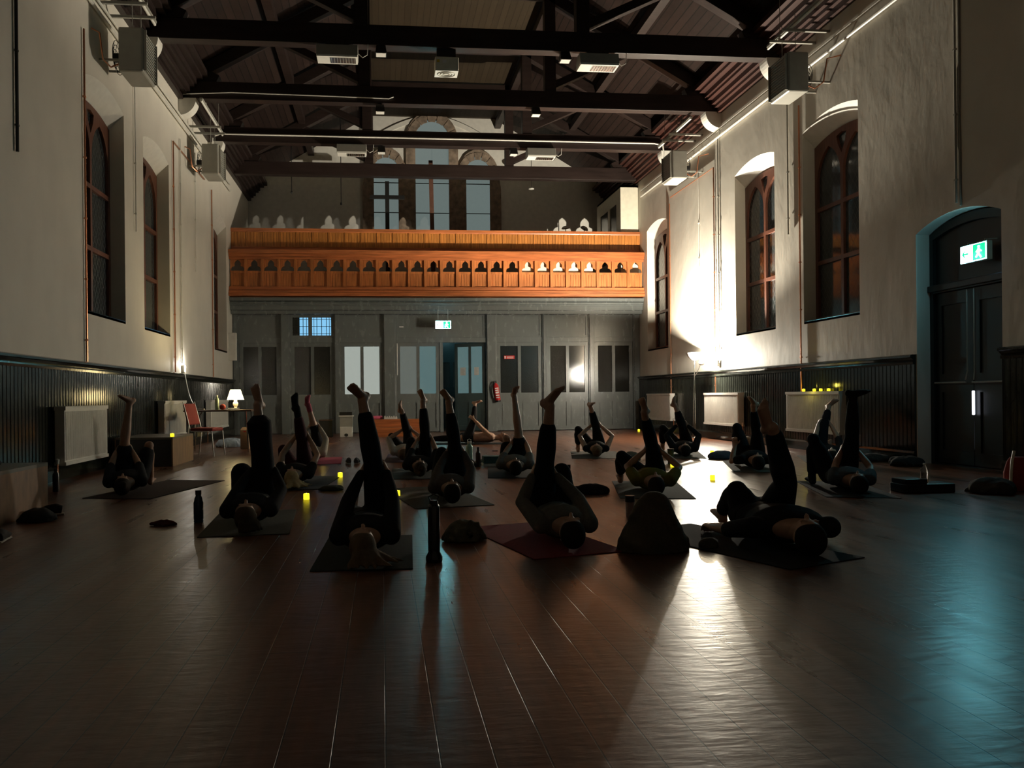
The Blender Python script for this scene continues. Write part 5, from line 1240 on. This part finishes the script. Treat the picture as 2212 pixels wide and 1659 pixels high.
# boxes, bench, bins
q0, q1 = fl(805, 944), fl(911, 940)
t = thing('pine_bench', ((q0.x+q1.x)/2, q0.y+.25, 0), 'long low orange pine step bench before the glazed screen', 'bench')
wB = (q1.x-q0.x)/2; hb = ony(870, 906, q0.y).z
MB().box(-wB, wB, -.0, .35, hb-.04, hb).build('top_board', 'pine_h', t); MB().box(-wB, wB, .0, .03, hb*.52, hb-.04).build('upper_riser', 'pine_h', t)
MB().box(-wB, wB, -.25, .0, hb*.48, hb*.52).build('step_board', 'pine_h', t); MB().box(-wB, wB, -.25, -.22, 0, hb*.48).build('lower_riser', 'pine_h', t)
for s_ in (-wB, wB-.03): MB().box(s_, s_+.03, -.22, .35, 0, hb*.48).build('side_board', 'pine_h', t)
t = thing('message_block', (ony(844, 905, q0.y+.4).x, q0.y+.4, hb), 'white notched strip standing on the orange pine bench', 'ornament')
m = MB(); m.box(-.17, .17, -.02, .02, 0, .045)
for j in range(6): m.box(-.165+j*.058, -.13+j*.058, -.02, .02, .045, .085-.012*(j % 2))
m.build('notched_strip', 'paper', t)
t = thing('rolled_mat', (ony(813, 900, q0.y+.4).x, q0.y+.42, hb+.045), 'rolled pink mat lying at the left end of the orange bench', 'rolled mat', None, .5)
MB().lathe([(.02, -.16), (.045, -.16), (.045, .16), (.02, .16), (.02, -.16)], (0, 0, 0), 18, rotm(ry=math.pi/2)).build('roll', cl('pink_mat', (.45, .08, .14)), t, smooth=True)
q = fl(748, 944)
t = thing('storage_bin', q+Vector((0, .15, 0)), 'white framed crate with a dark lid left of the orange bench', 'crate')
MB().box(-.16, .16, -.15, .15, 0, .26).build('lower_box', 'white', t, bevel=.01); MB().box(-.16, .16, -.13, .15, .26, .52).build('dark_front', 'greymetal', t)
MB().box(-.19, .19, -.17, .17, .52, .55).build('lid', 'white', t, bevel=.008); MB().box(-.17, .15, -.15, .15, .55, .64).build('folded_blanket', 'black', t)
MB().ell((0, -.152, .05), .05, .004, .04).build('hand_hole', 'black', t)
q = fl(728, 945); t = thing('dark_crate', q+Vector((-.30, .45, 0)), 'black crate standing left of the white framed crate', 'crate')
MB().box(-.17, .17, -.15, .15, 0, .42).build('body', 'black', t, bevel=.01); MB().box(-.175, .175, -.155, .155, .42, .45).build('lid', 'tabletop', t)
q = fl(528, 970); t = thing('brown_carton', q+Vector((0, .12, 0)), 'tall brown carton standing right of the lamp table', 'carton')
MB().box(-.085, .085, -.09, .09, 0, .38).build('carton_body', 'brownbox', t, bevel=.01)
MB().poly([(-.085, -.09, .38), (.085, -.09, .38), (.06, -.02, .43), (-.06, -.02, .43)], (0, .11, 0)).build('carton_top', 'brownbox', t)
MB().box(-.02, .03, -.094, -.09, .34, .36).build('printed_label', 'red', t)
t = thing('door_wedge_box', fl(1070, 975)+Vector((0, .05, 0)), 'small dark phone lying on the far floor right of the side-on person', 'phone')
MB().box(-.05, .05, -.03, .03, 0, .012).build('phone_body', 'black', t)
t = thing('yoga_block', fl(1062, 1012)+Vector((.24, .46, 0)), 'long teal foam block on a white tray right of the brown bottle', 'foam block')
MB().box(-.30, .30, -.1, .1, .04, .14).build('foam_block', cl('teal_foam', (.07, .14, .13)), t); MB().box(-.31, .31, -.12, .12, 0, .035).build('white_tray', 'white', t)
t = thing('black_box', Vector((bx.x, bx.y, 0)), 'low black box carrying a clear water bottle at far right', 'box')
MB().box(-.26, .26, .0, .26, 0, .09).build('box_body', 'black', t, bevel=.01); MB().box(-.26, -.02, .02, .24, .09, .14).build('raised_lid', 'black', t, bevel=.008)
q = fl(2206, 1062)
t = thing('red_bag', q+Vector((.05, .1, 0)), 'red bag with a cream strap cut by the right edge of the picture', 'bag')
m = MB(); m.loft([((0, 0, .0), .13, .09), ((0, 0, .18), .14, .09), ((0, 0, .30), .11, .05), ((0, 0, .34), .08, .03)], 16, ref=(1, 0, 0)); link(remesh(m, .012, 'bag_body', 1), 'bag_body', 'redfab', t)
MB().tube([(-.13, -.06, .02), (-.14, -.08, .18), (-.11, -.06, .31), (-.06, -.03, .40)], .014, 8).build('strap', 'cream', t, smooth=True)
